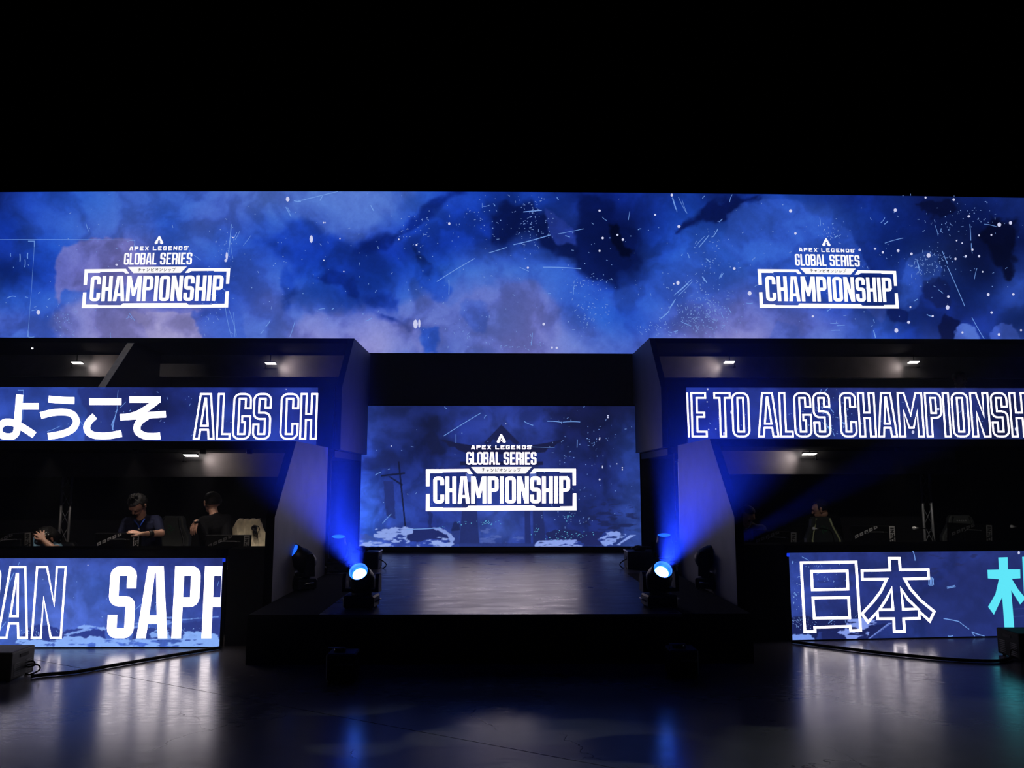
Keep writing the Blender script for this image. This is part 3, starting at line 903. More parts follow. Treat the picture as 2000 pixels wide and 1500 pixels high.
def specks(scr, name, parent, flecks=(), lines=(), clusters=(), seed=3, box=None, cyan=()):
    """snow flecks, film scratches and dust of the LED picture: flat print, one mesh per kind"""
    rnd = random.Random(seed)
    to = lambda o: (lambda x, y: scr.px(x, y, o))
    if flecks:
        mb = MB()
        for q in flecks:
            x, y, rx = q[0], q[1], q[2] * .92; ry = q[3] if len(q) > 3 else rx * rnd.uniform(.85, 1.2)
            disc(mb, x, y, rx, ry, to(.003), 8)
        mb.build('snow_flecks', M_FLECK, parent, kind='stuff')
    if lines:
        mb = MB()
        for x0, y0, x1, y1, w in lines:
            n = 5; P = []
            bowx, bowy = rnd.uniform(-1, 1), rnd.uniform(-1, 1)
            for k in range(n + 1):
                t = k / n; q = 4 * t * (1 - t)
                P.append((x0 + (x1 - x0) * t + bowx * q, y0 + (y1 - y0) * t + bowy * q))
            if w >= 1.9:
                dx, dy = x1 - x0, y1 - y0; l = math.hypot(dx, dy)
                for _ in range(4):
                    o = rnd.uniform(-.6, .6) * w; a, b = rnd.uniform(-.1, .35), rnd.uniform(.6, 1.1)
                    stroke_open(mb, [(x0 + dx * t - dy / l * o, y0 + dy * t + dx / l * o) for t in (a, (a + b) / 2 + .03, b)], rnd.uniform(.5, 1.1), to(.0026))
                continue
            stroke_open(mb, P, w, to(.0026))
        mb.build('scratches', M_SCR, parent, kind='stuff')
    if clusters:
        mb = MB()
        for cx, cy, sx, sy, n in clusters:
            for _ in range(n):
                x, y = rnd.gauss(cx, sx), rnd.gauss(cy, sy)
                if box and not (box[0] < x < box[2] and box[1] < y < box[3]):
                    continue
                r = rnd.uniform(.45, 1.15)
                if rnd.random() < .3:
                    a = rnd.uniform(0, 3.14); l = rnd.uniform(2, 6)
                    stroke_open(mb, [(x, y), (x + l * math.cos(a), y + l * math.sin(a))], .8, to(.0022))
                else:
                    disc(mb, x, y, r, r, to(.0022), 5)
        mb.build('dust', M_SPECK, parent, kind='stuff')
    if cyan:
        mb = MB()
        for cx, cy, sx, sy, n in cyan:
            for _ in range(n):
                x, y = rnd.gauss(cx, sx), rnd.gauss(cy, sy); r = rnd.uniform(.4, 1.0)
                disc(mb, x, y, r * 1.2, r, to(.0024), 5)
        mb.build('sparkles', M_CYSP, parent, kind='stuff')


# ---- the long banner over the stage
bscr = Screen((0, YB, 0), (1, 0, 0), bow=.0016)
u0, u1 = -12.6, 12.6
zt = at_y(1000, 375, YB).z; zb_ = at_y(1000, 690, YB).z
ban = thing('banner_screen', 'long blue LED banner screen spanning the hall above stage and booths', 'screen', (0, YB, zb_))
bscr.shell(ban, u0, u1, zb_, zt, .14, .02, 24)
bscr.panel('picture_panel', ban, u0, u1, zb_, zt, 1260, 160, banner_col)
logo(bscr, [(166, 526), (449.5, 524), (445.5, 601), (160, 602)], ban)
logo(bscr, [(1480, 525.7), (1749.5, 529.5), (1755.7, 603), (1484, 601.5)], ban)
FL = [(1171,411.5,2.6),(1177,465,2.6),(1206,459,2.2),(1216.5,468,2.6),(1171,490,2.3),(1279.5,419.5,2.4),(1326,442.5,3.6),(1312,381,2.8),(1031,523,2.4),(1434,524.5,3),(1324,552.5,3.6),(1316,554.5,1.6),(1464,573,4.2),(1062,633,3),(1078,679,2.2),(1087.5,679.5,2.6),
(1544,412,3.4),(1553.5,456,2.6),(1748.5,410.5,3.6),(1807.5,386,2.2),(1862.5,390,2.8),(1892,422.5,3),(1951.5,439,4.2),(1973.5,435.5,3.6),(1679,488,3),(1709,486,2.6),(1754,489.5,3),(1780,496,2.8),(1813.5,499,4.5),(1724,493,2.4),(1899,487.5,2.4),(1866,505.5,2.4),(1886,500.5,2.6),(1912,500.5,2.4),(1852,579.5,2.8),(1850.5,600.5,4.2),(1930,575.5,3),(1979,575,2.8),(1587.5,618,2.6),(1774.5,629.5,3.4),(1750.5,645.5,4.2),(1821.5,617.5,2.4),(1936.5,610.5,2.6),(1994,645,2.4),(1951,653.5,3),(1879.5,649.5,2.4),(1879,475,1.8),(1868,470,1.6),(1936,459,2),(1912,460,1.8),(1919,531,1.8),
(608,467,3.6,7.5),(562,389,4,5),(811.5,633,5,9),(819,632,2.5,8.5),(1778,600,2),(443,500,2.5,8),(441,509,3,3),(455,464,2,1.2),(632,435,1.6),(877.5,437,2.5,3),(779,467.5,1.6),(813.5,478.5,2),(632.5,508.5,1.6),(671.5,530.5,1.4),(635,435,1.4),(664,466,1.4),(75,610,4,4.5),(228,517,3,2)]
SL = [(452,438,446,498,1.2),(449,464,455,505,.6),(430,560,448,575,.8),(440,600,452,658,.7),(447,605,462,655,.7),(456,610,459,658,.7),(853,550,927,505,1.2),(876.6,547,876.5,575,1),(582,393,660,374,1.3),(574,392,588,394,1.6),(559,403,569,421,3),(625,392,630,383,1.6),(724,401,730,412,1.6),(955,494,990,483,1.2),(943,403,956,401,1),(942,397,942,406,.7),(963,398,967,403,1.2),
(1003,478,1075,459,1.5),(1090,457,1140,447,.9),(1022,414,1058,411,1.6),(1060,522,1135,525,1.3),(1015,522,1033,530,.9),(1088,385,1091,390,1.2),(1227,430,1230,413,.8),(1176,424,1185,431,.8),(1246,449,1252,447,1.2),(1120,575,1122,556,.9),(1070,574,1076,573.5,.8),(1104,460,1113,463,1.3),(1313,385,1323,418,2.2),(1325,385,1340,415,.8),(1332,390,1342,417,.6),(1365,483,1384,460,1.4),(1360,480,1376,462,.7),(1392,463,1402,447,1.4),(1405,434,1411,428,1.1),(1372,388,1376,383,1.2),(1331,500,1333,496,1.1),(1342,494,1346,504,1.1),(1320,575,1350,548,2.6),(1325,577,1352,550,1),(1307,605,1320,585,2.4),(1290,622,1307,607,1.8),(1372,540,1380,552,3),(1405,545,1412,533,3),(1425,395,1430,380,.9),(1379,505,1388,513,2),(1474,560,1481,556,.8),(1458,592,1470,592,1),(1408,610,1414,622,.8),(1421,600,1428,612,.8),(1330,628,1350,637,1),(1037,675,1040,650,1),(1305,648,1312,650,1.4),(1316,648,1324,646,1.4),
(1602,441,1601,425,.9),(1625,438,1628,436,1.4),(1720,435,1728,425,1),(1727,438,1734,432,1.4),(1630,464,1636,460,1.8),(1728,475,1764,465,1),(1836,453,1838,446,1),(1826,440,1832,460,.8),(1840,490,1850,515,1.2),(1850,520,1884,598,1.1),(1894,438,1896,470,1.2),(1897,475,1899,495,.9),(1898,620,1922,662,1.1),(1908,524,1903,545,.8),(1922,438,1947,443,.9),(1792,510,1797,530,2.2),(1786,588,1792,584,1.2),(1833,566,1842,573,.9),(1621,631,1637,631,1.3),(1634,636,1650,635,1.3),(1624,645.5,1641,645,1.3),(1706,645,1710,660,1.8),(1706,624,1708,630,1),(1615,608,1622,603,1.2),(1810,614,1820,618,1.4),
(519,638,528,626,1.3),(509,652,515,645,1.3),(566,658,576,628,1),(622,605,635,603,1),(714,627,726,621,1.2),(648,605,652,602,1.3),(13,583,22,579,1.3),(22,579,31,579.5,1.3),(49,580,55,582,1),(75,574,79,570,1),(93,586,99,582,1),(62,607,72,605,.9),(250,617,258,623,1),(253,612,263,626,.9),(216,650,217,660,.7),(168,437,173,452,.9),(378,498,392,508,.7),
(0,468,265,469,.6),(55,471,68,471,1.3),(67,471,67,482,1.2),(67,482,54,658,.5),(55,646,55,658,1.2),(55,658,67,658,1.2),(252,469,264,469,1.2),(263,469,262,482,1.2),(21,495,21,501,1.2),(39,496,39,511,1.8),(49,507,48,522,1.2),(54.5,494,54,505,1.8),(456,470,463,454,.9),(459,468,468,452,.8),(475,480,490,460,.6)]
CL = [(1370,605,30,26,170),(1385,625,30,14,90),(1038,445,20,22,60),(1040,405,16,12,25),(1150,608,20,22,70),(1290,640,30,8,40),(1152,548,22,8,35),(1830,510,18,14,60),(1792,520,10,14,40),(1885,425,45,18,60),(1625,455,18,12,30),(1380,510,20,30,50),(130,625,14,22,40),(410,600,12,30,35),(440,490,12,25,30),(1020,670,30,10,30),(1000,520,300,70,150),(1700,520,200,80,130),(400,520,260,80,110),(950,420,60,25,50),(815,450,18,25,30),(880,640,40,30,30)]
specks(bscr, 'banner', ban, FL, SL, CL, 3, (0, 378, 2000, 684))

# ---- centre screen at the back of the stage
YC = 13.72
cscr = Screen((0, YC, 0), (1, 0, 0))
ua, _ = cscr.uz(705, 930); ub, _ = cscr.uz(1250, 930)
zc1 = at_y(978, 793, YC).z; zc0 = at_y(978, 1067.5, YC).z
cen = thing('centre_screen', 'LED screen behind the stage showing a temple gate and snow', 'screen', ((ua + ub) / 2, YC, zc0))
cscr.shell(cen, ua, ub, zc0, zc1, .1, .03)
c2 = lambda x, y: (x / 3.509 + 700, y / 3.509 + 780)
CX = [700 + v / 3.509 for v in (30, 250, 480, 700, 980, 1250, 1450, 1650, 1900)]; CY = [780 + v / 3.509 for v in (60, 200, 350, 500, 650, 800, 900, 1000)]
_rows = [[(40,58,130),(36,46,105),(30,40,95),(42,55,125),(48,62,140),(45,58,135),(30,36,90),(22,28,72),(28,36,85)],
[(55,75,160),(42,55,125),(25,32,75),(45,60,140),(55,70,150),(50,65,145),(28,34,85),(24,30,75),(36,50,112)],
[(55,80,180),(35,48,115),(26,34,85),(42,57,135),(42,55,125),(42,54,125),(32,42,100),(28,36,90),(45,65,140)],
[(55,85,190),(38,52,125),(40,55,130),(42,56,130),(45,55,120),(45,58,130),(36,46,110),(32,42,105),(50,70,150)],
[(70,105,215),(50,68,155),(50,68,150),(45,60,135),(50,65,140),(48,62,140),(38,50,115),(36,48,112),(55,75,155)],
[(70,110,225),(60,85,180),(48,65,150),(55,72,155),(65,85,170),(55,72,155),(40,52,118),(38,50,115),(58,78,155)],
[(65,105,220),(60,80,170),(50,65,150),(55,75,155),(70,90,170),(45,60,135),(40,52,118),(38,50,115),(58,78,150)],
[(110,140,230),(60,80,170),(50,70,155),(50,68,145),(60,78,160),(45,60,135),(45,60,130),(50,65,140),(60,80,150)]]
CT = [[_rows[j][i] for j in range(8)] for i in range(9)]
DK = (24, 28, 66)
CLAY = [
 ([(480,120),(540,120),(525,210),(560,320),(640,350),(560,400),(490,390),(470,200)], (20,26,62), .7, 9, 7),
 ([(30,390),(200,350),(350,400),(420,440),(200,480),(40,450)], (26,34,82), .6, 14, 9),
 ([(1250,50),(1450,60),(1900,40),(1900,110),(1400,200),(1300,150)], (20,25,62), .5, 16, 9),
 ([(172,560),(240,560),(255,820),(190,800)], (34,44,104), .7, 1.5, 1),
 ([(735,440),(790,440),(828,990),(692,990)], (34,44,100), .85, 1.2, 0),
 ([(640,905),(692,850),(692,992),(600,992)], (42,55,120), .7, 1.5, 2),
 ([(1132,440),(1170,440),(1182,992),(1142,992)], (34,44,102), .85, 1.2, 0),
 ([(1192,440),(1232,440),(1286,992),(1198,992)], (34,44,100), .85, 1.2, 0),
 ([(735,505),(782,505),(782,565),(735,565)], (95,115,195), .85, 1.2, 0),
 ([(1175,505),(1220,505),(1220,565),(1175,565)], (95,115,195), .85, 1.2, 0),
 ([(697,425),(1265,425),(1265,450),(697,452)], DK, .92, 1, 0),
 ([(980,173),(1104,298),(1085,312),(1060,300),(1035,272),(980,300),(925,272),(905,300),(880,312),(860,298)], (27,32,76), .95, 1, 0),
 ([(550,275),(600,280),(680,300),(800,318),(980,326),(1160,318),(1280,300),(1410,272),(1395,290),(1360,305),(1335,330),(1300,335),(1280,362),(1200,368),(980,375),(740,368),(680,345),(660,325),(620,325),(600,295)], DK, .95, 1, 0),
 ([(270,425),(282,425),(326,870),(316,870)], (20,25,56), .9, 1, 0),
 ([(155,518),(320,500),(320,512),(155,530)], (20,25,56), .9, 1, 0),
 ([(205,530),(215,526),(305,582),(300,594)], (20,25,56), .9, 1, 0),
 ([(830,880),(900,870),(1000,960),(1010,990),(830,990)], (95,115,190), .55, 1.5, 2, .55),
 ([(1010,960),(1080,940),(1130,935),(1140,990),(1000,990)], (95,115,190), .5, 1.5, 2, .5),
 ([(690,984),(1290,984),(1290,1012),(690,1012)], (40,54,120), .8, 2, 1),
 ([(640,900),(660,840),(700,850),(700,900)], (22,28,66), .6, 2, 2),
 ([(1560,760),(1640,700),(1760,680),(1900,720),(1925,900),(1540,900)], (28,35,80), .75, 6, 5, .5),
 ([(480,760),(510,790),(505,880),(480,880)], (28,36,84), .6, 2, 2),
 ([(330,890),(560,876),(640,925),(610,965),(480,955),(400,978),(330,965)], (32,42,102), .95, 1.2, 1),
 ([(105,925),(118,893),(330,873),(372,888),(372,912),(330,930),(330,960),(240,968),(120,962)], (145,168,236), .95, 1.2, 2, .36),
 ([(10,968),(130,975),(300,962),(400,972),(500,955),(600,945),(650,950),(658,990),(630,1010),(5,1012)], (152,176,242), .95, 1.2, 2, .33),
 ([(500,880),(560,878),(640,925),(660,960),(640,1000),(630,980),(610,930)], (140,165,236), .9, 1.2, 1),
 ([(5,922),(60,925),(100,945),(135,968),(5,960)], (60,82,160), .9, 1.2, 1),
 ([(1285,918),(1340,895),(1480,895),(1565,930),(1540,985),(1490,962),(1300,962)], (31,38,90), .95, 1.2, 1),
 ([(1205,1000),(1225,972),(1300,965),(1490,963),(1532,1000),(1525,1012),(1205,1012)], (145,168,240), .95, 1.2, 1, .3),
 ([(1545,905),(1690,905),(1640,960),(1680,1005),(1545,1005)], (31,38,92), .9, 1.2, 1),
 ([(1640,960),(1712,930),(1690,908),(1780,910),(1832,930),(1780,960),(1730,1003),(1680,1003)], (140,165,238), .95, 1.2, 2, .36),
 ([(1768,998),(1860,930),(1902,930),(1790,1000)], (140,165,238), .95, 1, 0),
 ([(1795,990),(1885,938),(1892,938),(1800,995)], (45,60,130), .95, 1, 0),
]
cscr.panel('picture_panel', cen, ua, ub, zc0, zc1, 500, 254, simple_col(CX, CY, CT, CLAY, c2, 6, .2, 36))
logo(cscr, [(832.5, 916.4), (1124.5, 915.8), (1126, 997), (832, 998)], cen, M_WHITE_C)
cl = lambda L: [(*c2(a, b), *c2(c, d), w) for a, b, c, d, w in L]
specks(cscr, 'centre', cen,
       [(*c2(x, y), r) for x, y, r in ((1710,112,1.6),(1710,124,1.6),(1654,265,1.6),(1652,275,1.6),(1672,458,1.4),(1672,468,1.4),(1771,442,1.4),(1809,468,1.4),(1809,482,1.4),(1653,549,2),(225,320,1.2),(1010,168,1.2))],
       cl([(583,252,840,93,1.2),(668,240,668,300,.8),(862,130,880,108,.9),(1135,150,1198,178,1.2),(1295,150,1390,157,1.3),(1400,156,1520,155,1.2),(1498,330,1500,275,1),(165,850,225,785,1.2),(115,520,155,500,1.1),(330,890,560,880,1.6),(1595,300,1620,295,.9),(590,50,605,65,1.1),(1545,55,1550,45,1.1),(1130,320,1345,330,.5)]),
       [(*c2(1500, 280), 30, 30, 36), (*c2(1650, 250), 25, 25, 24), (*c2(1450, 800), 25, 12, 26), (*c2(700, 500), 150, 60, 30), (*c2(1560, 650), 30, 30, 18)], 5, (707, 796, 1247, 1064),
       [(*c2(1470, 930), 22, 4, 34), (*c2(900, 848), 14, 2.0, 22), (*c2(1440, 800), 8, 4, 12), (*c2(1215, 905), 5, 6, 12), (*c2(690, 850), 7, 3, 7), (*c2(590, 880), 6, 3, 6), (*c2(1380, 950), 20, 4, 12)])

# ---- upper ribbons
YR = 11.42
rscr = Screen((0, YR, 0), (1, 0, 0))


def ribbon(side):
    L = side < 0
    e0 = rscr.uz(619.5 if L else 1341.5, 810)[0]; e1 = side * 9.2
    a, b = (e1, e0) if L else (e0, e1)
    z1 = at_y(600 if L else 1400, 757, YR).z; z0 = (TOPL if L else TOPR).z + .004
    r = thing('ribbon_screen', 'left upper LED ribbon with white hiragana and outlined letters' if L else 'right upper LED ribbon with outlined white capital letters', 'screen', ((a + b) / 2, YR, z0))
    rscr.shell(r, a, b, z0 + .002, z1, .1, .0)
    if L:
        col = simple_col([0,150,300,450,620], [760,810,862], [[(50,72,158),(60,85,175),(55,80,170)],[(55,78,165),(62,88,178),(70,98,190)],[(32,42,105),(30,38,98),(36,48,116)],[(36,50,125),(45,62,145),(50,70,155)],[(42,58,140),(38,48,118),(40,55,135)]],
                         [([(135,757),(150,757),(170,805),(165,862),(300,862),(300,757)], (32,40,102), .55, 4, 3)], None, 8, .2, 60)
    else:
        col = simple_col([1340,1500,1650,1800,2000], [760,810,858], [[(40,56,138),(32,42,120),(36,52,138)],[(32,44,120),(38,52,135),(42,60,148)],[(50,60,135),(42,55,130),(46,63,142)],[(48,58,125),(45,56,122),(50,62,130)],[(36,44,105),(28,36,90),(38,48,105)]],
                         [([(1930,770),(1985,775),(1985,858),(1930,858)], (20,24,56), .6, 10, 6), ([(1450,757),(1540,757),(1560,858),(1450,858)], (52,72,160), .4, 14, 8)], None, 8, .2, 60)
    rscr.panel('picture_panel', r, a, b, z0 + .002, z1, 420, 48, col)
    # black return between the ribbon's end and the side wall
    x1 = (XUL - .1) if L else (XUR + .1)
    mb = MB(); mb.box(((e0 + x1) / 2 + (.008 if L else -.008), YR + .02, (z0 + z1) / 2), (abs(e0 - x1) - .03, .08, z1 - z0)); mb.build('end_board', M_BLACK, r)
    return r, a, b, z0, z1


RL, RLa, RLb, RLz0, RLz1 = ribbon(-1)
RR, RRa, RRb, RRz0, RRz1 = ribbon(1)


def line_letters(scr, parent, items, ytop, ybot, s, hw, filled=False, clip=None, name='lettering', m=None, sv=None):
    """items: (char, x left, x right) at the base line, in photo pixels"""
    mb = MB(); to = lambda x, z: scr.w(x, z, .004)
    for ch, xl, xr in items:
        x0, zb = scr.uz(xl, ybot); x1, _ = scr.uz(xr, ybot); _, zt2 = scr.uz((xl + xr) / 2, ytop)
        H = zt2 - zb; w = (x1 - x0) / H
        cs = [[(x0 + px * H, zb + py * H) for px, py in c] for c in letter(ch, w, s if ch != 'I' else w, sv)]
        if clip is not None:
            cs = [clip_poly(c, clip) for c in cs]
        if filled:
            fill(mb, cs, to)
        else:
            for c in cs:
                if len(c) > 2:
                    stroke_closed(mb, c, hw, to)
    return mb.build(name, m or M_WHITE, parent)


PXR = (rscr.uz(601, 810)[0] - rscr.uz(600, 810)[0])
line_letters(rscr, RL, [('A',378.5,417.5),('L',423.5,448.5),('G',454.5,487.3),('S',493.8,526.3),('C',547.5,580.5),('H',586.2,616.8)], 769.6, 857, .115, 1.7 * PXR, sv=.105)
line_letters(rscr, RR, [('E',1352.5,1380.5),('T',1397.5,1428),('O',1432.5,1464),('A',1482,1520.5),('L',1525.3,1548.5),('G',1554,1585.5),('S',1591.5,1622.5),('C',1643.5,1673.5),('H',1680,1711),('A',1716.5,1752),('M',1758,1804.5),('P',1811.5,1841.5),('I',1846.5,1857),('O',1863.5,1894),('N',1900.5,1934.5),('S',1940.5,1971),('H',1977.5,2010),('I',2014,2025),('P',2031,2061)], 768, 852.5, .12, 1.65 * PXR, sv=.11)
mb = MB(); p = [rscr.px(1340.2, 767), rscr.px(1343.4, 767), rscr.px(1347, 854), rscr.px(1344, 854)]
mb.add(p, [(0, 1, 2, 3)]); mb.build('lettering', M_WHITE, RR)

# hiragana, thick strokes
h5 = lambda x, y: (x / 5.714, 650 + y / 5.714)
mb = MB(); to = lambda x, y: rscr.px(x, min(y, 858.6), .004)
def thick(path, w, n=7):
    stroke_open(mb, [tuple(q) for q in smooth_path([h5(*p) for p in path], n)], w / 5.714, to)
thick([(221, 690), (200, 960), (192, 1080), (170, 1135), (120, 1160), (60, 1158), (5, 1130), (-12, 1085), (10, 1030), (65, 998), (140, 1003), (215, 1035), (300, 1085), (386, 1142)], 78)
thick([(245, 821), (434, 821)], 72)
thick([(543, 740), (690, 752), (832, 757)], 76)
thick([(455, 924), (570, 895), (700, 884), (800, 905), (849, 965), (843, 1030), (790, 1090), (680, 1132), (537, 1157)], 76)
thick([(998, 768), (1356, 768)], 75)
thick([(1060, 930), (1000, 985), (970, 1050), (990, 1110), (1060, 1145), (1200, 1150), (1358, 1124)], 76)
thick([(1446, 745), (1792, 745)], 72)
thick([(1752, 762), (1650, 838), (1540, 902), (1450, 930), (1342, 946)], 68)
thick([(1342, 944), (1600, 925), (1852, 908)], 72)
thick([(1640, 935), (1565, 985), (1531, 1050), (1545, 1110), (1620, 1150), (1710, 1158), (1790, 1150)], 78)
mb.build('hiragana', M_WHITE, RL)
specks(rscr, 'ribbon_left', RL, [(559, 760, 1.2), (451, 825, .9)],
       [(231, 762, 229, 800, .8), (229, 800, 220, 840, 1.6), (224, 815, 216, 834, 2), (218, 828, 220, 840, 3.5), (234, 797, 246, 785, .8), (92, 843, 118, 832, .9), (155, 820, 170, 838, .9), (35, 762, 46, 762, 1.2), (46, 762, 44, 820, .8), (255, 800, 252, 803, 2)], [(300, 800, 150, 30, 40)], 8, (0, 762, 615, 855))
specks(rscr, 'ribbon_right', RR, [(1382, 760, 2), (1428, 805, 1.8, 4), (1414, 847, 2, 4), (1381, 785, 1.4), (1832, 799, 3.2), (1783, 844, 3, 3.5), (1984, 838, 2.5, 4), (1384, 839, 1.4), (1398, 838, 1.4), (1370, 769, 1.4)],
       [(1607, 770, 1616, 758, 1.2), (1600, 772, 1604, 760, 1), (1614, 832, 1622, 838, 3), (1618, 795, 1628, 806, 1.4), (1646, 824, 1650, 830, 3), (1626, 842, 1630, 852, 1)], [(1620, 815, 25, 25, 90), (1700, 810, 180, 28, 90)], 9, (1344, 760, 2000, 853), [(1617, 834, 4, 6, 20)])

# ---- front screens on the floor
def front(side):
    L = side < 0
    A = at_z(0, 1264, .012) if L else at_z(1548, 1250, .012); B = at_z(428, 1263, .012) if L else at_z(2000, 1241, .012)
    s = Screen(A, B - A)
    ue = (B - A).length
    a, b = (-1.2, ue) if L else (0, ue + 1.2)
    z1 = s.uz(433, 1090)[1] if L else s.uz(1540, 1080)[1]
    c = (A + B) / 2
    r = thing('front_screen', 'LED screen on the floor under left lower booth reading SAPP' if L else 'LED screen on the floor under right lower booth with outlined kanji', 'screen', (c.x, c.y, 0))
    s.shell(r, a, b, .012, z1, .1, .008)
    return s, r, a, b, z1


fl_s, FLT, fla, flb, flz = front(-1)
q8 = lambda x, y: (x / 4.1667, 1060 + y / 4.1667)
fl_s.panel('picture_panel', FLT, fla, flb, .012, flz, 460, 130, simple_col([-20, 100, 200, 300, 430], [1090, 1150, 1210, 1262],
    [[(56,74,156),(58,80,165),(62,85,175),(70,100,195)], [(68,88,174),(82,106,200),(85,110,205),(90,120,215)], [(62,82,168),(66,92,182),(75,100,195),(80,112,210)], [(52,65,146),(60,78,166),(70,95,185),(80,110,205)], [(44,54,124),(50,62,140),(55,70,150),(70,95,190)]],
    [([(1290,120),(1380,120),(1410,600),(1390,640),(1320,640)], (42,54,122), .55, 3, 1),
     ([(170,770),(230,690),(290,668),(400,672),(520,720),(640,690),(740,708),(860,700),(860,790),(500,800),(250,795)], (44,58,136), .9, 2, 2),
     ([(1400,640),(1500,650),(1790,620),(1790,760),(1400,760)], (45,58,132), .75, 2.5, 2),
     ([(1080,700),(1400,690),(1400,790),(1080,790)], (45,60,135), .85, 2.5, 2),
     ([(115,830),(150,790),(250,785),(440,795),(530,765),(700,770),(900,780),(1080,788),(1200,778),(1480,770),(1500,740),(1600,722),(1780,748),(1790,860),(112,860)], (140,180,252), .95, 1.5, 3, .3),
     ([(505,790),(520,745),(690,700),(760,706),(560,752),(540,800)], (138,175,250), .9, 1.2, 1, .2),
     ([(620,682),(680,671),(850,685),(862,708),(640,702)], (138,175,250), .95, 1.2, 1.5, .26),
     ([(1080,700),(1090,650),(1130,625),(1400,600),(1400,650),(1350,672),(1250,664),(1120,690)], (122,155,236), .85, 1.5, 2, .3),
     ([(1210,742),(1275,702),(1370,700),(1385,765),(1230,778)], (138,178,250), .9, 1.2, 2, .25),
     ([(1490,760),(1520,730),(1780,740),(1785,790),(1490,790)], (138,178,250), .9, 1.5, 2.5, .32),
     ([(1480,622),(1780,598),(1780,606),(1480,630)], (122,160,240), .85, 1, .5),
     ([(300,830),(440,822),(460,836),(440,842)], (60,86,180), .9, 1, 1)], q8, 6, .14, 40, (.92, .96, .97)))
clipL = lambda p: flb - .004 - p[0]
PXF = (fl_s.uz(301, 1200)[0] - fl_s.uz(300, 1200)[0])
line_letters(fl_s, FLT, [('P', -53, -9), ('A', -4, 53), ('N', 62.5, 119)], 1107.5, 1245.5, .128, 1.95 * PXF, sv=.12)
line_letters(fl_s, FLT, [('S', 208, 260.4), ('A', 266.4, 327), ('P', 335, 386), ('P', 393.8, 446)], 1105.6, 1246.5, .135, 0, filled=True, clip=clipL, sv=.135)
specks(fl_s, 'front_left', FLT, [(172, 1104, 1.2), (312, 1190, 1.2)], [(36, 1104, 38, 1098, 1), (15, 1150, 28, 1118, 1.6), (16, 1230, 18, 1195, 1), (262, 1192, 276, 1180, 1.2), (0, 1230, 12, 1214, 1.4), (304, 1192, 306, 1180, .9), (425, 1145, 428, 1135, .8)], [(60, 1233, 14, 4, 40), (350, 1235, 30, 6, 30), (200, 1150, 120, 30, 20)], 12, (0, 1093, 424, 1258))
mb = MB(); pp = fl_s.w(flb + .012, flz - .02, .01); mb.bbox(pp, (.028, .02, .036), .004); tg = mb.build('corner_marker', emit('blue_marker_emission', tuple(lin((25, 60, 235))), .9), FLT)  # small corner block that emits blue

fr_s, FRT, fra, frb, frz = front(1)
q1 = lambda x, y: (1500 + x / 4, 1050 + y / 4)
fr_s.panel('picture_panel', FRT, fra, frb, .012, frz, 460, 130, simple_col([1540, 1650, 1750, 1850, 1950, 2030], [1082, 1130, 1180, 1248],
    [[(50,66,140),(62,80,164),(64,82,168),(62,82,168)], [(52,62,134),(52,64,138),(47,57,124),(46,56,122)], [(44,53,114),(46,56,122),(43,53,116),(43,57,122)], [(44,54,118),(41,51,114),(43,55,120),(46,61,132)], [(46,59,127),(41,51,114),(41,53,117),(43,57,127)], [(50,65,135),(41,53,117),(36,49,107),(41,56,122)]],
    [([(1240,290),(1245,150),(1290,125),(1400,150),(1450,105),(1650,105),(1450,260),(1350,310)], (37,44,94), .75, 4, 5, .55),
     ([(1450,250),(1780,90),(2040,90),(2040,770),(1250,780),(1180,500)], (40,50,112), .45, 6, 4),
     ([(380,330),(600,300),(650,420),(420,560),(350,480)], (38,46,104), .5, 8, 6, .5),
     ([(178,625),(300,608),(420,640),(640,640),(700,660),(560,722),(400,740),(372,800),(180,770)], (26,34,86), .92, 1.5, 1.5),
     ([(700,700),(960,668),(800,790),(720,800),(420,800),(420,740)], (28,36,90), .9, 1.5, 1.5),
     ([(186,762),(200,752),(330,755),(366,790),(362,806),(186,808)], (125,158,242), .95, 1.2, 1.5, .2),
     ([(545,740),(600,722),(620,650),(680,630),(850,640),(852,690),(790,700),(740,735),(790,742),(770,770),(700,795),(620,800),(600,760)], (138,162,242), .95, 1.2, 2, .32),
     ([(782,790),(940,668),(970,666),(800,788)], (125,152,238), .92, 1, 0),
     ([(805,780),(945,676),(952,676),(815,775)], (40,52,116), .95, .8, 0),
     ([(1860,560),(2040,545),(2040,552),(1860,568)], (56,70,140), .6, 1, 0), ([(1860,620),(2040,605),(2040,612),(1860,628)], (56,70,140), .6, 1, 0)], q1, 6, .16, 40))
# outlined kanji and the cyan one
mb = MB(); to = lambda x, y: fr_s.px(*q1(x, y), .004)
KW = 2.5 * 4
for c in ([(257,197),(686,190),(722,724),(645,727),(640,693),(364,701),(366,733),(287,735)], [(338,264),(617,260),(623,402),(345,408)], [(349,471),(628,467),(637,626),(360,630)],
          [(945,162),(1024,162),(1031,252),(1249,249),(1253,318),(1066,322),(1110,400),(1190,490),(1297,578),(1262,652),(1178,575),(1182,630),(1058,634),(1065,732),(985,733),(980,633),(855,634),(853,580),(780,660),(733,595),(820,500),(880,420),(925,325),(735,326),(733,257),(951,253)],
          [(963,400),(975,562),(868,564),(920,485)], [(1038,400),(1090,480),(1168,556),(1055,560)]):
    stroke_closed(mb, c, KW, to)
mb.build('kanji', M_WHITE, FRT, label='white outlined kanji')
mb = MB()
fill(mb, [[(1797,155),(1870,153),(1873,248),(1968,248),(1970,317),(1903,322),(1950,400),(2000,462),(2010,475),(1968,522),(1898,412),(1922,705),(1846,707),(1828,465),(1763,602),(1717,540),(1775,440),(1802,325),(1716,318),(1712,252),(1803,250)]], to)
fill(mb, [[(1984,150),(2040,148),(2060,600),(2150,600),(2150,680),(2010,680)]], to)
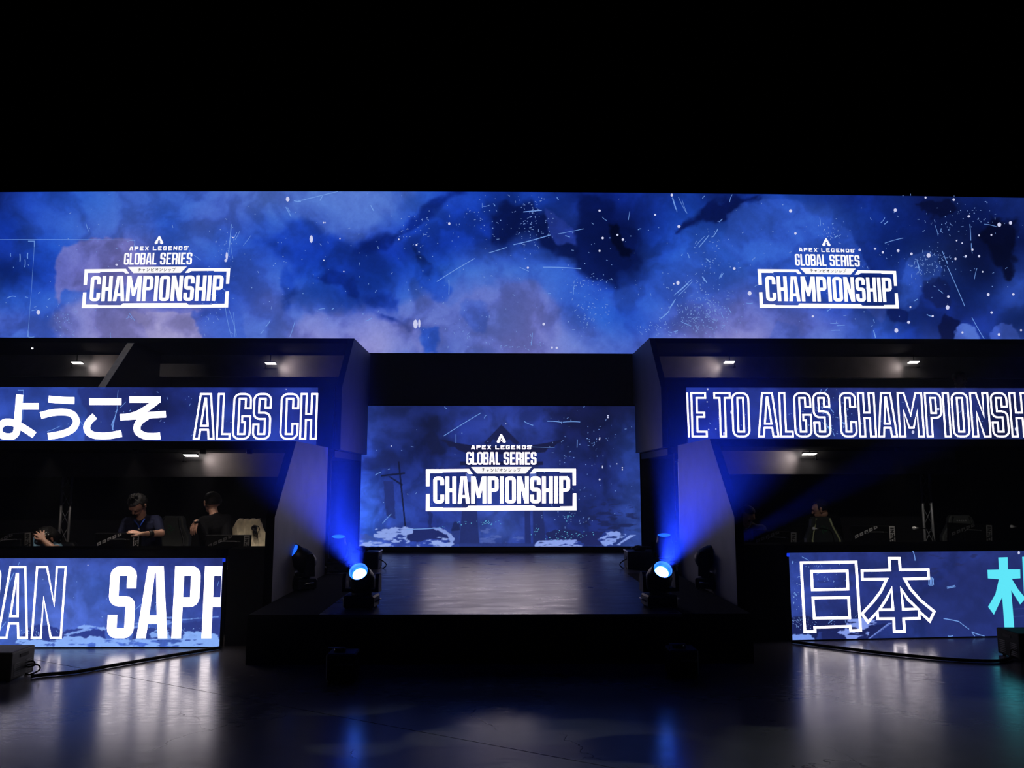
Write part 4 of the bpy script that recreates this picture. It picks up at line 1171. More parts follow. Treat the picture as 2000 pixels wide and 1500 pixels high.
mb.build('kanji', M_CYAN, FRT, label='turquoise solid kanji')
specks(fr_s, 'front_right', FRT, [(*q1(1958, 118), 2.5, 3.5)],
       [(*q1(1130, 105), *q1(1148, 180), 1.6), (*q1(1272, 305), *q1(1273, 378), 1.8), (*q1(1262, 308), *q1(1263, 375), 1.8), (*q1(1282, 310), *q1(1284, 376), 1.8), (*q1(1252, 318), *q1(1253, 370), 1.5), (*q1(1292, 318), *q1(1293, 370), 1.5),  (*q1(1396, 392), *q1(1460, 378), 4.5), (*q1(1370, 632), *q1(1490, 655), 1.8), (*q1(1490, 655), *q1(1570, 715), 1.3), (*q1(1590, 735), *q1(1690, 768), 1.6), (*q1(1592, 738), *q1(1615, 770), 1.2), (*q1(1405, 768), *q1(1445, 766), 1.6), (*q1(470, 670), *q1(540, 610), 1.2), (*q1(205, 430), *q1(222, 455), 3), (*q1(188, 205), *q1(195, 185), 2), (*q1(265, 150), *q1(318, 178), 1)],
       [(*q1(250, 660), 14, 6, 50), (*q1(440, 280), 20, 14, 40), (*q1(220, 470), 8, 30, 40), (*q1(500, 640), 30, 8, 25)], 15, (1548, 1085, 2000, 1240))
mb = MB(); pp = fr_s.w(fra - .012, frz - .02, .01); mb.bbox(pp, (.028, .02, .036), .004); mb.build('corner_marker', MATS['blue_marker_emission'], FRT)

# the desk ledges that cap the front screens, and the black end boards towards the stage
for side, s, r, a, b, z1, XW in ((-1, fl_s, BL, fla, flb, flz, XWL), (1, fr_s, BR_, fra, frb, frz, XWR)):
    zt3 = s.uz(300, 1073)[1] if side < 0 else s.uz(1700, 1064)[1]
    mb = MB()
    pts = [s.w(a, z1 + .012, 0), s.w(b, z1 + .012, 0), s.w(b, z1 + .012, -.42), s.w(a, z1 + .012, -.42)]
    mb.prism(pts, (0, 0, zt3 - z1 - .012)); mb.build('front_ledge', M_VELVET, r, label='black ledge above the front screen')
    e = s.w(b if side < 0 else a, 0, -.02)
    mb = MB(); mb.box(((e.x + XW) / 2 + side * -.0, e.y + .22, zt3 / 2), (abs(e.x - XW) - .04, .3, zt3)); mb.build('end_board', M_DRAPE, r)
# ================================================================== lamps under the booth roofs
M_LAMP = emit('lamp_light', (1, .96, .93), 7.0)


def work_lamp(px, py, Y, side, label, roof_z, power):
    c = at_y(px, py, Y)
    r = thing('work_lamp', label, 'lamp', (c.x, c.y, c.z), 0, 'work lamps under the booth roofs')
    s = -side                      # the lamps throw their light towards the stage
    mb = MB(); mb.bbox(c + Vector((0, 0, .022)), (.19, .07, .016), .004); mb.build('lamp_head', M_PLASTIC, r)
    mb = MB(); mb.prism([c + Vector((-.085, -.03, .012)), c + Vector((.085, -.03, .012)), c + Vector((.085 + .012 * s, .03, -.012)), c + Vector((-.085 + .012 * s, .03, -.012))], (0, 0, .004))
    mb.build('light_strip', M_LAMP, r, label='glowing white strip')
    mb = MB(); mb.bbox(c + Vector((-s * .085, .02, -.03)), (.014, .03, .09), .003); mb.bbox(c + Vector((-s * .09, .035, -.075)), (.05, .02, .012), .003); mb.build('bracket', M_PLASTIC, r)
    mb = MB(); mb.cyl(c + Vector((0, 0, .028)), (c.x, c.y, roof_z), .008, n=8); mb.build('hanger', M_PLASTIC, r)
    p = c + Vector((.07 * s, -.05, -.03))
    light('lamp_throw', 'SPOT', p, c + Vector((1.3 * s, .12, -.12)), power * 3.2, (1, .86, .83), .05, R(160), 1.0, r)
    return r


ZRU = at_y(528, 661, 12.3).z - .1
work_lamp(150, 709, 13.14, -1, 'white work lamp under the upper left roof, left of the pale slanted strip', ZRU, 1.6)
work_lamp(528, 710, 13.14, -1, 'white work lamp under the upper left roof, nearer the stage', ZRU, 2.2)
work_lamp(1425, 708, 13.14, 1, 'white work lamp under the upper right roof, nearer the stage', ZRU, 2.0)
work_lamp(1785, 708, 13.14, 1, 'white work lamp under the upper right roof, far from the stage', ZRU, 1.3)
work_lamp(372, 890, 10.24, -1, 'white work lamp under the lower left booth roof', ZRL, 1.8)
work_lamp(1582, 887, 10.24, 1, 'white work lamp under the lower right booth roof', ZRR, 1.7)
for px, py, lb in ((63, 680, 'tiny round white light under the upper left roof'), (1478, 680, 'tiny white light under the upper right roof near the stage'), (1868, 678, 'tiny white light under the upper right roof far from the stage')):
    c = at_y(px, py, 12.75)
    r = thing('pin_light', lb, 'light', (c.x, c.y, c.z), 0, 'pin lights under the upper roofs')
    mb = MB(); mb.cyl(c + Vector((0, 0, .004)), (c.x, c.y, TOPL.z + (at_y(692, 661, 12.3).z - .081 - TOPL.z)), .02, n=12); mb.build('stem', M_PLASTIC, r)
    mb = MB(); mb.ball(c, .015, 10, 6); mb.build('bulb', M_LAMP, r)

# ================================================================== moving head lights
M_LENS_HOT = emit('lens_hot', (.05, .17, 1.0), 26.0)
M_LENS_BLUE = emit('lens_blue', (.012, .11, 1.0), 1.6)
M_RING = mat('lens_tube', (.03, .16, .40), .35)
M_MIRROR = mat('lens_rim', (.5, .5, .52), .25, .6)


def moving_head(label, lens, axis, hot, base_z, s=1.0, power=60, cone=R(20), blend=.8):
    a = Vector(axis).normalized(); lens = Vector(lens)
    hl = .30 * s; c = lens - a * (.17 * s)           # pivot
    base = Vector((c.x, c.y, base_z))
    r = thing('moving_head_light', label, 'stage light', base, 0, 'blue moving head lights on the stage')
    rot = a.to_track_quat('Z', 'Y').to_matrix()
    yawd = Vector((a.x, a.y, 0)); yawd = yawd.normalized() if yawd.length > 1e-3 else Vector((0, -1, 0))
    sx = Vector((-yawd.y, yawd.x, 0)); yr = Matrix((sx, yawd, Vector((0, 0, 1)))).transposed()
    bh = .115 * s
    mb = MB(); mb.bbox(base + Vector((0, 0, bh / 2 + .012)), (.31 * s, .25 * s, bh), .015 * s, rot=yr)
    for k in (-1, 1):
        for j in (-1, 1):
            mb.cyl(base + yr @ Vector((k * .12 * s, j * .09 * s, 0)), base + yr @ Vector((k * .12 * s, j * .09 * s, .014)), .016, n=10)
    mb.build('base', M_PLASTIC, r)
    mb = MB(); mb.bbox(base + yr @ Vector((0, -.128 * s - .002, bh * .6)) , (.10 * s, .006, .04 * s), .002, rot=yr)
    mb.build('display', M_GLOSS, r)
    mb = MB(); mb.bbox(base + yr @ Vector((0, .128 * s + .002, bh * .6)), (.10 * s, .006, .04 * s), .002, rot=yr); mb.build('socket_plate', M_GLOSS, r)
    for k in (-1, 1):
        mb = MB(); mb.tube([base + yr @ Vector((k * .155 * s, -.05 * s, bh * .55)), base + yr @ Vector((k * .185 * s, -.05 * s, bh * .75)), base + yr @ Vector((k * .185 * s, .05 * s, bh * .75)), base + yr @ Vector((k * .155 * s, .05 * s, bh * .55))], .007, 8)
        mb.build('handle', M_STEEL, r)
    th = bh + .012
    ch = c.z - base_z
    mb = MB(); mb.cyl(base + Vector((0, 0, th)), base + Vector((0, 0, th + .03 * s)), .10 * s, n=20)
    mb.bbox(base + Vector((0, 0, th + .045 * s)), (.34 * s, .13 * s, .035 * s), .01 * s, rot=yr)
    mb.build('yoke_base', M_PLASTIC, r)
    for k in (-1, 1):
        mb = MB()
        pr = [(-.065, th + .03 * s), (.065, th + .03 * s), (.055, ch + .03 * s), (.03, ch + .07 * s), (-.03, ch + .07 * s), (-.055, ch + .03 * s)]
        mb.prism([base + yr @ Vector((k * .150 * s, y * s, z)) for y, z in pr], yr @ Vector((k * .035 * s, 0, 0)))
        mb.build('yoke_arm', M_PLASTIC, r)
    # head: rear dome, body, front tube
    mb = MB()
    mb.lathe([(0, -.17), (.05, -.165), (.10, -.14), (.125, -.09), (.13, -.02), (.125, .05), (.108, .09), (.10, .17), (.088, .17), (.084, .10)], c, None, 28) if False else None
    prof = [(0.0, -.17), (.05, -.165), (.10, -.14), (.125, -.09), (.13, -.02), (.125, .05), (.108, .09), (.101, .172), (.092, .172)]
    mb.lathe([(q * s, h * s) for q, h in prof], c, rot, 32); hd = mb.build('head', M_PLASTIC, r)
    mb = MB(); mb.lathe([(.092 * s, .172 * s), (.088 * s, .115 * s), (.06 * s, .105 * s)], c, rot, 32); mb.build('lens_tube', M_RING, r)
    mb = MB(); mb.lathe([(0, .124 * s), (.04 * s, .121 * s), (.070 * s, .111 * s)], c, rot, 28); mb.build('lens', M_LENS_HOT if hot else M_LENS_BLUE, r, label='bright blue-white glowing lens' if hot else 'blue glowing lens')
    if not hot:
        mb = MB(); mb.lathe([(0, .176 * s), (.05 * s, .174 * s), (.092 * s, .168 * s)], c, rot, 28); mb.build('outer_lens', M_LENS_BLUE, r)
    else:
        mb = MB(); mb.lathe([(.070 * s, .112 * s), (.088 * s, .118 * s)], c, rot, 28); mb.build('outer_lens', emit('lens_edge', (.02, .22, 1.0), 1.3), r)
    light('beam', 'SPOT', c + a * ((.135 if hot else .185) * s), c + a * 3, power, (.012, .045, 1.0), .045 * s, cone, blend, r)
    return r


LIGHTS = [
 ('left front moving head light with dazzling blue-white lens on the stage corner', at_y(700, 1116, 7.75), (-.08, -.77, .60), True, ST_Z, 1.0, 22000, R(36), 1.0),
 ('right front moving head light with dazzling blue-white lens on the stage corner', at_y(1295, 1112, 7.75), (.09, -.77, .60), True, ST_Z, 1.0, 26000, R(36), 1.0),
 ('moving head light with tilted blue lens at the foot of the left side wall', at_y(570, 1077, 9.1), (-.58, -.56, .60), False, ST_Z, 1.0, 2200, R(13), .7),
 ('moving head light with tilted blue lens at the foot of the right side wall', at_y(1408, 1075, 9.1), (.70, -.52, .50), False, ST_Z, 1.0, 3500, R(13), .7),
 ('small moving head light pointing up behind the left front one', at_y(661, 1048, 10.9), (.06, -.22, .97), False, ST_Z, .95, 11000, R(21), .9),
 ('small moving head light pointing up behind the right front one', at_y(1297, 1045, 10.9), (-.05, -.22, .97), False, ST_Z, .95, 4000, R(20), .9),
]
for q in LIGHTS:
    moving_head(*q)

# ================================================================== stage haze, so that the blue beams show
hz = bpy.data.materials.new('thin_stage_haze'); hz.use_nodes = True; nt = hz.node_tree; nt.nodes.clear()
out = nt.nodes.new('ShaderNodeOutputMaterial'); vs = nt.nodes.new('ShaderNodeVolumeScatter')
vs.inputs['Color'].default_value = (.9, .93, 1, 1); vs.inputs['Density'].default_value = .004; vs.inputs['Anisotropy'].default_value = .3
nt.links.new(vs.outputs[0], out.inputs['Volume'])
mb = MB(); mb.box((0, 9.45, 1.99), (14, 6.9, 3.8)); hzo = mb.build('stage_haze', hz, kind='stuff')
hzo['label'] = 'thin haze over the stage that shows the blue beams'; hzo['category'] = 'haze'

# ================================================================== cases, spark machines, cables
def stage_case(side):
    L = side < 0
    e = at_z(738, 1112, ST_Z) if L else at_z(1227, 1112, ST_Z)
    zt = at_y(738, 1079, e.y).z if L else at_y(1227, 1078, e.y).z
    w, d, h = .42, .38, zt - ST_Z
    c = Vector((e.x + side * w / 2, e.y + d / 2, ST_Z))
    r = thing('equipment_case', 'black equipment case on the stage behind the left front light' if L else 'black equipment case on the stage behind the right front light', 'case', c)
    mb = MB(); mb.bbox(c + Vector((0, 0, h / 2)), (w, d, h), .012); mb.build('case_body', M_PLASTIC, r)
    for x in (-1, 1):
        mb = MB(); mb.bbox(c + Vector((x * (w / 2 - .004), -d / 2 + .004, h / 2)), (.02, .02, h + .004), .004); mb.build('edge_trim', mat('dark_steel_trim', (.12, .12, .13), .4, .7), r)
    mb = MB(); mb.bbox(c + Vector((-side * (w / 2 - .003), 0, h)), (.022, d, .016), .004); mb.build('edge_trim', M_STEEL, r)
    mb = MB(); mb.bbox(c + Vector((-side * (w / 2 + .002), -.02, h * .62)), (.006, .12, .05), .002); mb.build('latch', M_GLOSS, r)
    # cloth heap on top
    mb = MB(); n = 9
    rnd = random.Random(4)
    for k in range(n):
        mb.ball(c + Vector((side * .02 + rnd.uniform(-.11, .11), rnd.uniform(-.05, .08), h + .02 + rnd.uniform(0, .02))), (rnd.uniform(.05, .08), .06, rnd.uniform(.02, .045)), 10, 6)
    q = mb.build('folded_cloth', mat('black_cloth', (.02, .02, .022), .95)); q['label'] = 'black cloth heap on the case at the ' + ('left' if L else 'right') + ' edge of the centre screen'; q['category'] = 'cloth'
    # cable loop beside it
    p0 = c + Vector((-side * w / 2, -.05, h * .55)); P = []
    for k in range(13):
        t = k / 12
        P.append(p0 + Vector((-side * .10 * math.sin(math.pi * t), -.02, -.16 * t + .0)))
    P.append(Vector((p0.x - side * .005, p0.y - .02, ST_Z + .012)))
    mb = MB(); mb.tube(P, .008, 8); q = mb.build('cable_loop', M_RUBBER); q['label'] = 'short black cable loop beside the ' + ('left' if L else 'right') + ' stage case'; q['category'] = 'cable'


stage_case(-1); stage_case(1)


def spark_machine(px, py, label):
    c = at_z(px, py, 0); c.z = 0
    r = thing('spark_machine', label, 'effect machine', c, 0, 'spark machines before the stage')
    mb = MB(); mb.bbox(c + Vector((0, .11, .135)), (.25, .22, .22), .012)
    for x in (-1, 1):
        for y in (.03, .19):
            mb.cyl(c + Vector((x * .1, y, 0)), c + Vector((x * .1, y, .03)), .014, n=10)
    mb.build('housing', M_PLASTIC, r)
    mb = MB(); mb.lathe([(.0, .0), (.05, .0), (.05, .028), (.036, .03), (.03, .012), (0, .012)], c + Vector((-.03, .11, .245)), None, 20); mb.build('nozzle', M_GLOSS, r)
    mb = MB(); mb.tube([c + Vector((-.115, .06, .235)), c + Vector((-.115, .05, .285)), c + Vector((.02, .05, .285)), c + Vector((.02, .06, .235))], .007, 8); mb.build('handle', mat('dark_steel_trim', (.12, .12, .13), .4, .7), r)
    mb = MB(); word(mb, 'SHOWVEN', [(c.x - .03, .168), (c.x + .105, .168), (c.x + .105, .148), (c.x - .03, .148)], .8, .22, .22, lambda x, z: Vector((x, c.y - .003, z)), sv=.22)
    mb.build('lettering', mat('dim_print', (.22, .22, .24), .5), r)
    mb = MB(); mb.bbox(c + Vector((-.06, -.001, .2)), (.06, .004, .03), .001); mb.build('display', M_GLOSS, r)


spark_machine(664, 1336, 'small black spark machine on the floor before the left stage corner')
spark_machine(1338, 1327, 'small black spark machine on the floor before the right stage corner')


def floor_case(side):
    L = side < 0
    M_CASE = mat('grey_painted_case', (.03, .03, .028), .6, spec=.2)
    if L:
        p0 = at_z(19, 1334, 0); p1 = at_z(63, 1315, 0); h = at_y(19, 1275, p0.y).z
    else:
        p0 = at_z(1994, 1293, 0); p1 = p0 + Vector((0, .34, 0)); h = at_y(1994, 1238, p0.y).z
    d = p1.y - p0.y; x = p0.x; w = .52
    c = Vector((x + side * w / 2, p0.y + d / 2, 0))
    r = thing('floor_speaker', 'grey boxy floor unit with slot handle at the left edge' if L else 'dark boxy floor unit beside the right front screen', 'speaker', c)
    mb = MB(); mb.bbox(c + Vector((0, 0, h / 2 + .006)), (w, d, h - .012), .012, seg=2); mb.build('case_body', M_CASE if L else M_SHELL, r)
    xs = x - side * .0015
    mb = MB(); mb.bbox((xs, c.y + .01, h * .80), (.004, d * .36, .028), .0015); mb.build('slot_handle', M_GAP, r)
    for k in range(2):
        mb = MB()
        yc = c.y + (-.085 if k == 0 else .085) * d / .34
        for j in range(7):
            mb.box((xs, yc, h * (.16 + .07 * j)), (.004, d * .26, h * .03))
        mb.build('side_vent', mat('dark_vent', (.035, .035, .035), .6), r, label='slotted vent in the side')
    for kx in (-1, 1):
        for ky in (-1, 1):
            mb = MB(); mb.cyl(c + Vector((kx * (w / 2 - .04), ky * (d / 2 - .04), 0)), c + Vector((kx * (w / 2 - .04), ky * (d / 2 - .04), .014)), .016, n=10); mb.build('rubber_foot', M_RUBBER, r)
    return p0, p1, h


FC = floor_case(-1); FD = floor_case(1)


def cable(name, label, pts, rad, cat='cable', flat=False):
    mb = MB(); mb.tube([tuple(q) for q in smooth_path([tuple(p) for p in pts], 8)], rad, 8)
    o = mb.build(name, M_RUBBER); o['label'] = label; o['category'] = cat
    return o


Zf = .017
cable('floor_cable', 'thick black cable on the floor running to the left front screen', [at_z(x, y, Zf) for x, y in ((60, 1321), (95, 1317), (150, 1312), (230, 1298), (330, 1281), (432, 1264.5))], .016)
cable('floor_cable', 'thick black cable on the floor running along the right front screen', [at_z(x, y, Zf) for x, y in ((1546, 1253), (1620, 1263), (1740, 1277), (1860, 1288), (1940, 1291), (1970, 1287))] + [at_y(1985, 1276, 7.7), at_y(1996, 1274, 7.75)], .016)
q = FC[1]
cable('looped_cable', 'thin black cable loops beside the left grey floor unit', [(q.x + .0, q.y - .1, .12), (q.x + .06, q.y - .1, .125), (q.x + .085, q.y - .12, .10), (q.x + .05, q.y - .13, .085), (q.x + .005, q.y - .12, .09), (q.x + .07, q.y - .13, .11), (q.x + .13, q.y - .13, .095), (q.x + .14, q.y - .14, .06), (q.x + .08, q.y - .16, .03), (q.x + .03, q.y - .15, .0315)], .007)
q = FD[0]
cable('looped_cable', 'thin black cable bent up beside the right dark floor unit', [(q.x - .005, q.y + .08, .09), (q.x - .05, q.y + .05, .10), (q.x - .085, q.y + .02, .06), (q.x - .12, q.y - .02, .0415)], .007)

# metal door frame at the far edge of the right side wall
r = thing('metal_frame', 'thin bare metal frame edge beside the right side wall', 'frame', at_x(1326, 1100, XWR - .03))
fy = at_x(1327, 1000, XWR).y + .05
a = at_y(1325, 897, fy); b = at_y(1285, 903, fy + .3)
mb = MB(); mb.bbox((XWR + .02, fy, (ST_Z + a.z) / 2), (.022, .03, a.z - ST_Z), .004); mb.build('upright', M_STEEL, r)
mb = MB(); mb.bbox((XWR - .02 + .17, fy + .004, a.z - .03), (.36, .02, .02), .004); mb.build('crossbar', M_STEEL, r)

# ================================================================== trusses behind the players
def truss(px, py0, py1, mir, label):
    Y = 10.85; t = at_y(px, py0, Y); b0 = .10
    top = ZRL - .002
    r = thing('truss_tower', label, 'truss', (t.x, Y, b0), 0, 'aluminium truss towers in the lower booths')
    pts = [Vector((mir * -.06, -.02, 0)), Vector((mir * .047, -.05, 0)), Vector((mir * .105, .06, 0))]
    for p in pts:
        mb = MB(); mb.cyl((t.x + p.x, Y + p.y, b0), (t.x + p.x, Y + p.y, top), .0175, n=12); mb.build('chord', M_ALU, r)
    n = 8; h = (top - b0) / n
    for e in range(3):
        p, q = pts[e], pts[(e + 1) % 3]
        for k in range(n):
            u, v = (p, q) if k % 2 == 0 else (q, p)
            mb = MB(); mb.cyl((t.x + u.x, Y + u.y, b0 + h * k), (t.x + v.x, Y + v.y, b0 + h * (k + 1)), .0038, n=6); mb.build('brace', M_ALU, r)
    for zc in (at_y(px, py0 + 22, Y).z, at_y(px, py0 + 14, Y).z):
        for p in pts:
            mb = MB(); mb.cyl((t.x + p.x, Y + p.y, zc - .02), (t.x + p.x, Y + p.y, zc + .02), .022, n=12); mb.build('coupler', M_STEEL, r)


truss(134, 935, 1070, -1, 'aluminium truss tower in the left lower booth')
truss(1805, 928, 1060, 1, 'aluminium truss tower in the right lower booth')

# ================================================================== monitors on the desks
DESK_Z = .70
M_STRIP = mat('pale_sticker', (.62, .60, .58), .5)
M_STRIP_SHADED = mat('shaded_sticker', (.22, .215, .21), .6)  # same sticker with weaker light put into its colour
M_INK = mat('black_ink', (.01, .01, .01), .6)


def monitor(label, px, dim=False, lean=0.0, top_y=1041):
    Y = 9.28; c = at_y(px, top_y, Y)
    xs, zt = c.x, c.z
    w, h = .53, .31
    cx = xs - .22
    rz = 0
    r = thing('monitor', label, 'monitor', (cx, Y, DESK_Z), 0, 'monitors on the player desks')
    t = lambda x, y, z: Vector((x - cx, y - Y, z - DESK_Z))
    zc = zt - h / 2
    mb = MB(); mb.bbox(t(cx, Y + .028, zc), (w, .045, h), .008, seg=2); mb.build('back_shell', M_SHELL, r, local=True)
    mb = MB(); mb.bbox(t(cx, Y + .052, zc), (w - .02, .006, h - .02), .002); mb.build('screen', M_GLOSS, r, local=True)
    # raised hump; the grey tube stands in for a highlight on top
    mb = MB(); mb.bbox(t(cx + .03, Y - .004, zt - .14), (.25, .03, .14), .012, seg=3); mb.build('stand_mount', M_SHELL, r, local=True)
    mb = MB(); mb.tube([t(cx + .03 + x, Y - .021, zt - .070 + z) for x, z in ((-.122, -.022), (-.108, -.006), (-.085, 0), (.06, 0), (.08, -.004))], .0035, 6); mb.build('mount_highlight', mat('painted_highlight', (.20, .20, .20), .35), r, local=True, label='thin grey line added as a highlight')
    mb = MB(); mb.bbox(t(cx + .03, Y - .004, (DESK_Z + zt - .14) / 2), (.05, .024, zt - .14 - DESK_Z), .006); mb.build('stand_neck', M_PLASTIC, r, local=True)
    mb = MB(); mb.bbox(t(cx + .03, Y + .0, DESK_Z + .006), (.26, .18, .012), .004); mb.build('stand_foot', M_PLASTIC, r, local=True)
    m = M_STRIP_SHADED if dim else M_STRIP
    yb = Y + .0045
    # upright sticker with rotated lettering, reading downwards
    sw = .066; L = .235
    mb = MB(); mb.box(t(xs, yb - .0005, zt - .006 - L / 2), (sw, .0015, L)); mb.build('sticker', m, r, local=True, label='pale upright sticker with rotated black letters')
    mb = MB()
    g = lambda u, v: t(xs + v, yb - .0022, zt - .02 - u)       # u runs down, v runs across
    x = 0; ls = []
    for ch, cw in (('I', .017), ('N', .040), ('Z', .045), ('O', .046), ('N', .040)):
        if x + cw > L - .02:
            break
        hgt = .044
        s = .017 if ch == 'I' else .012
        for cs in [letter(ch, cw / hgt, s / hgt if ch != 'I' else cw / hgt, .28)]:
            fill(mb, [[(x + p * hgt, (q - .5) * hgt) for p, q in c2_] for c2_ in cs], g)
        x += cw + .008
    # the long slash of the Z
    fill(mb, [[(.100, .033), (.116, .033), (.150, -.033), (.134, -.033)]], g)
    mb.build('lettering', M_INK, r, local=True)
    # slanted strip of pale blocks running up to the top edge
    m2 = mat('slanted_decal_shaded', (.10, .10, .10), .5) if dim else mat('slanted_decal', (.55, .54, .53), .5)  # the darker decal has shade put into its colour
    mb = MB(); mb2 = MB()
    a = Vector((xs - .455, zt - .135)); b = Vector((xs - .165, zt - .004)); dv = (b - a).normalized(); nv = Vector((-dv.y, dv.x))
    tot = (b - a).length; n = 5; step = tot / n
    g2 = lambda u, v, y=yb - .0005: t(a.x + dv.x * u + nv.x * v, y, min(a.y + dv.y * u + nv.y * v, zt - .004))
    for k in range(n):
        u0 = k * step; u1 = u0 + step * .82
        fill(mb, [[(u0, -.017), (u1 - .006, -.017), (u1 + .006, .017), (u0 + .012, .017)]], g2)
        fill(mb2, [[(u0 + .018, -.006), (u1 - .016, -.006), (u1 - .012, .006), (u0 + .022, .006)]], lambda u, v: g2(u, v, yb - .0018))
    o = mb.build('slanted_decal', m2, r, local=True, kind='stuff'); o2 = mb2.build('decal_print', M_INK, r, local=True, kind='stuff')
    if lean:
        r.rotation_euler = (0, lean, 0)
    return r


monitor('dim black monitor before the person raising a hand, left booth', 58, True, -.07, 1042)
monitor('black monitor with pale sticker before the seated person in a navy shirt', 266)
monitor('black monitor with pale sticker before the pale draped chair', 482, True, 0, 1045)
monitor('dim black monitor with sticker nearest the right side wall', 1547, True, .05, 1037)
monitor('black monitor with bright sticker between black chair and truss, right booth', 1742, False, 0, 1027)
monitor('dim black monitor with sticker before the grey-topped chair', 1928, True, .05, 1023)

# desk microphones on bent arms
def microphone(label, px, py):
    Y = 9.15; c = at_y(px, py, Y)
    r = thing('desk_microphone', label, 'microphone', (c.x + .19, Y, DESK_Z), 0, 'desk microphones in the right booth')
    p = Vector((c.x + .19, Y, DESK_Z))
    mb = MB(); mb.cyl(p, p + Vector((0, 0, .025)), .05, n=18); mb.build('base', M_PLASTIC, r)
    mb = MB(); mb.tube([tuple(q) for q in smooth_path([p + Vector((0, 0, .02)), p + Vector((.02, 0, .15)), p + Vector((.0, 0, c.z - DESK_Z - .06)), p + Vector((-.07, 0, c.z - DESK_Z - .005)), Vector((c.x + .03, Y, c.z))], 6)], .006, 8); mb.build('bent_arm', M_GLOSS, r)
    d = Vector((-1, -.25, .12)).normalized()
    mb = MB(); mb.cyl(c + d * -.035, c + d * .02, .014, .017, 14); mb.build('microphone_body', M_STEEL, r)
    mb = MB(); mb.ball(c + d * .03, .021, 12, 8); mb.build('windscreen', mat('pale_foam', (.6, .6, .58), .7), r, label='pale foam tip')


microphone('desk microphone with pale tip before the black chair, right booth', 1594, 1033)
microphone('desk microphone with pale tip beside the right truss', 1789, 1032)
microphone('desk microphone with pale tip at the right edge', 1980, 1029)

# ================================================================== gaming chairs
M_CHAIR = mat('black_leatherette', (.018, .02, .019), .45)


def chair(name, label, pos, rz, cloth=M_CHAIR, top=1.15, trim=None, mark=None):
    r = thing(name, label, 'chair', pos, rz, 'gaming chairs in the player booths')
    # outline of the back, front view (x, z)
    half = [(.115, top), (.145, top - .03), (.17, top - .12), (.215, top - .19), (.265, top - .27), (.27, top - .40), (.235, top - .52), (.225, .50)]
    pts = [(-x, z) for x, z in half] + [(x, z) for x, z in reversed(half)]
    bm = bmesh.new()
    f = bm.faces.new([bm.verts.new((x, .12 + (z - .5) * .16, z)) for x, z in pts])
    e = bmesh.ops.extrude_face_region(bm, geom=[f]); bmesh.ops.translate(bm, verts=[v for v in e['geom'] if isinstance(v, bmesh.types.BMVert)], vec=(0, .085, 0))
    bmesh.ops.recalc_face_normals(bm, faces=bm.faces[:])
    bmesh.ops.bevel(bm, geom=[q for q in bm.edges if len(q.link_faces) == 2 and q.calc_face_angle(0) > .9], offset=.02, segments=2, affect='EDGES', profile=.6)
    mb = MB(); bm.verts.index_update(); mb.add([v.co.copy() for v in bm.verts], [[v.index for v in q.verts] for q in bm.faces]); bm.free()
    mb.build('backrest', cloth, r, local=True)
    for k in (-1, 1):
        P = [(k * x, .105 + (z - .5) * .16, z) for x, z in [(.10, top - .02), (.128, top - .12), (.165, top - .2), (.205, top - .29), (.205, top - .4), (.18, top - .52), (.17, .52)]]
        mb = MB(); mb.tube(P, .012, 6); mb.build('piping', trim or M_CHAIR, r, local=True)
    mb = MB(); mb.bbox((0, -.10, .445), (.50, .50, .10), .03, seg=2); mb.build('seat', M_CHAIR, r, local=True)
    for k in (-1, 1):
        mb = MB(); mb.bbox((k * .29, -.08, .66), (.07, .26, .03), .012); mb.bbox((k * .29, -.02, .535), (.04, .05, .24), .006); mb.bbox((k * .26, -.02, .42), (.1, .05, .02), .004); mb.build('armrest', M_PLASTIC, r, local=True)
    mb = MB(); mb.cyl((0, -.08, .09), (0, -.08, .40), .03, .024, 14); mb.build('gas_column', M_PLASTIC, r, local=True)
    for k in range(5):
        a = 2 * math.pi * k / 5 + .3
        p = Vector((.29 * math.cos(a), -.08 + .29 * math.sin(a), .075))
        mb = MB(); mb.tube([(0, -.08, .11), tuple(p)], [.028, .02], 8); lg = mb.build('base_leg', M_PLASTIC, r, local=True)
        mb = MB(); mb.cyl(p + Vector((-.02, 0, -.043)), p + Vector((.02, 0, -.043)), .03, n=14); mb.build('caster', M_RUBBER, lg, local=True)
    if mark == 'emblem':
        mb = MB()
        for k in range(3):
            a0 = 2 * math.pi * k / 3 + .5; P = []
            for j in range(9):
                t_ = j / 8; a = a0 + t_ * 2.0; q = .006 + .05 * t_
                P.append((.0 + q * math.cos(a), top - .16 + q * math.sin(a) * 1.1))
            stroke_open(mb, P, .012, lambda x, z: Vector((x, .112 + (z - .5) * .16, z)))
        mb.build('emblem', mat('dim_green_print', (.03, .12, .05), .5), r, local=True, label='green three-armed emblem')
    if mark == 'word':
        mb = MB(); word(mb, 'RAZER', [(-.06, top - .06), (.06, top - .06), (.06, top - .078), (-.06, top - .078)], .8, .2, .5, lambda x, z: Vector((x, .112 + (z - .5) * .16, z)), sv=.22)
        mb.build('lettering', mat('pale_print', (.4, .4, .4), .5), r, local=True)
    return r


PF_Z = .101
def chair_at(px, py, Y, **k):
    c = at_y(px, py, Y); k['top'] = c.z - PF_Z
    return Vector((c.x, Y - .24, PF_Z)), k


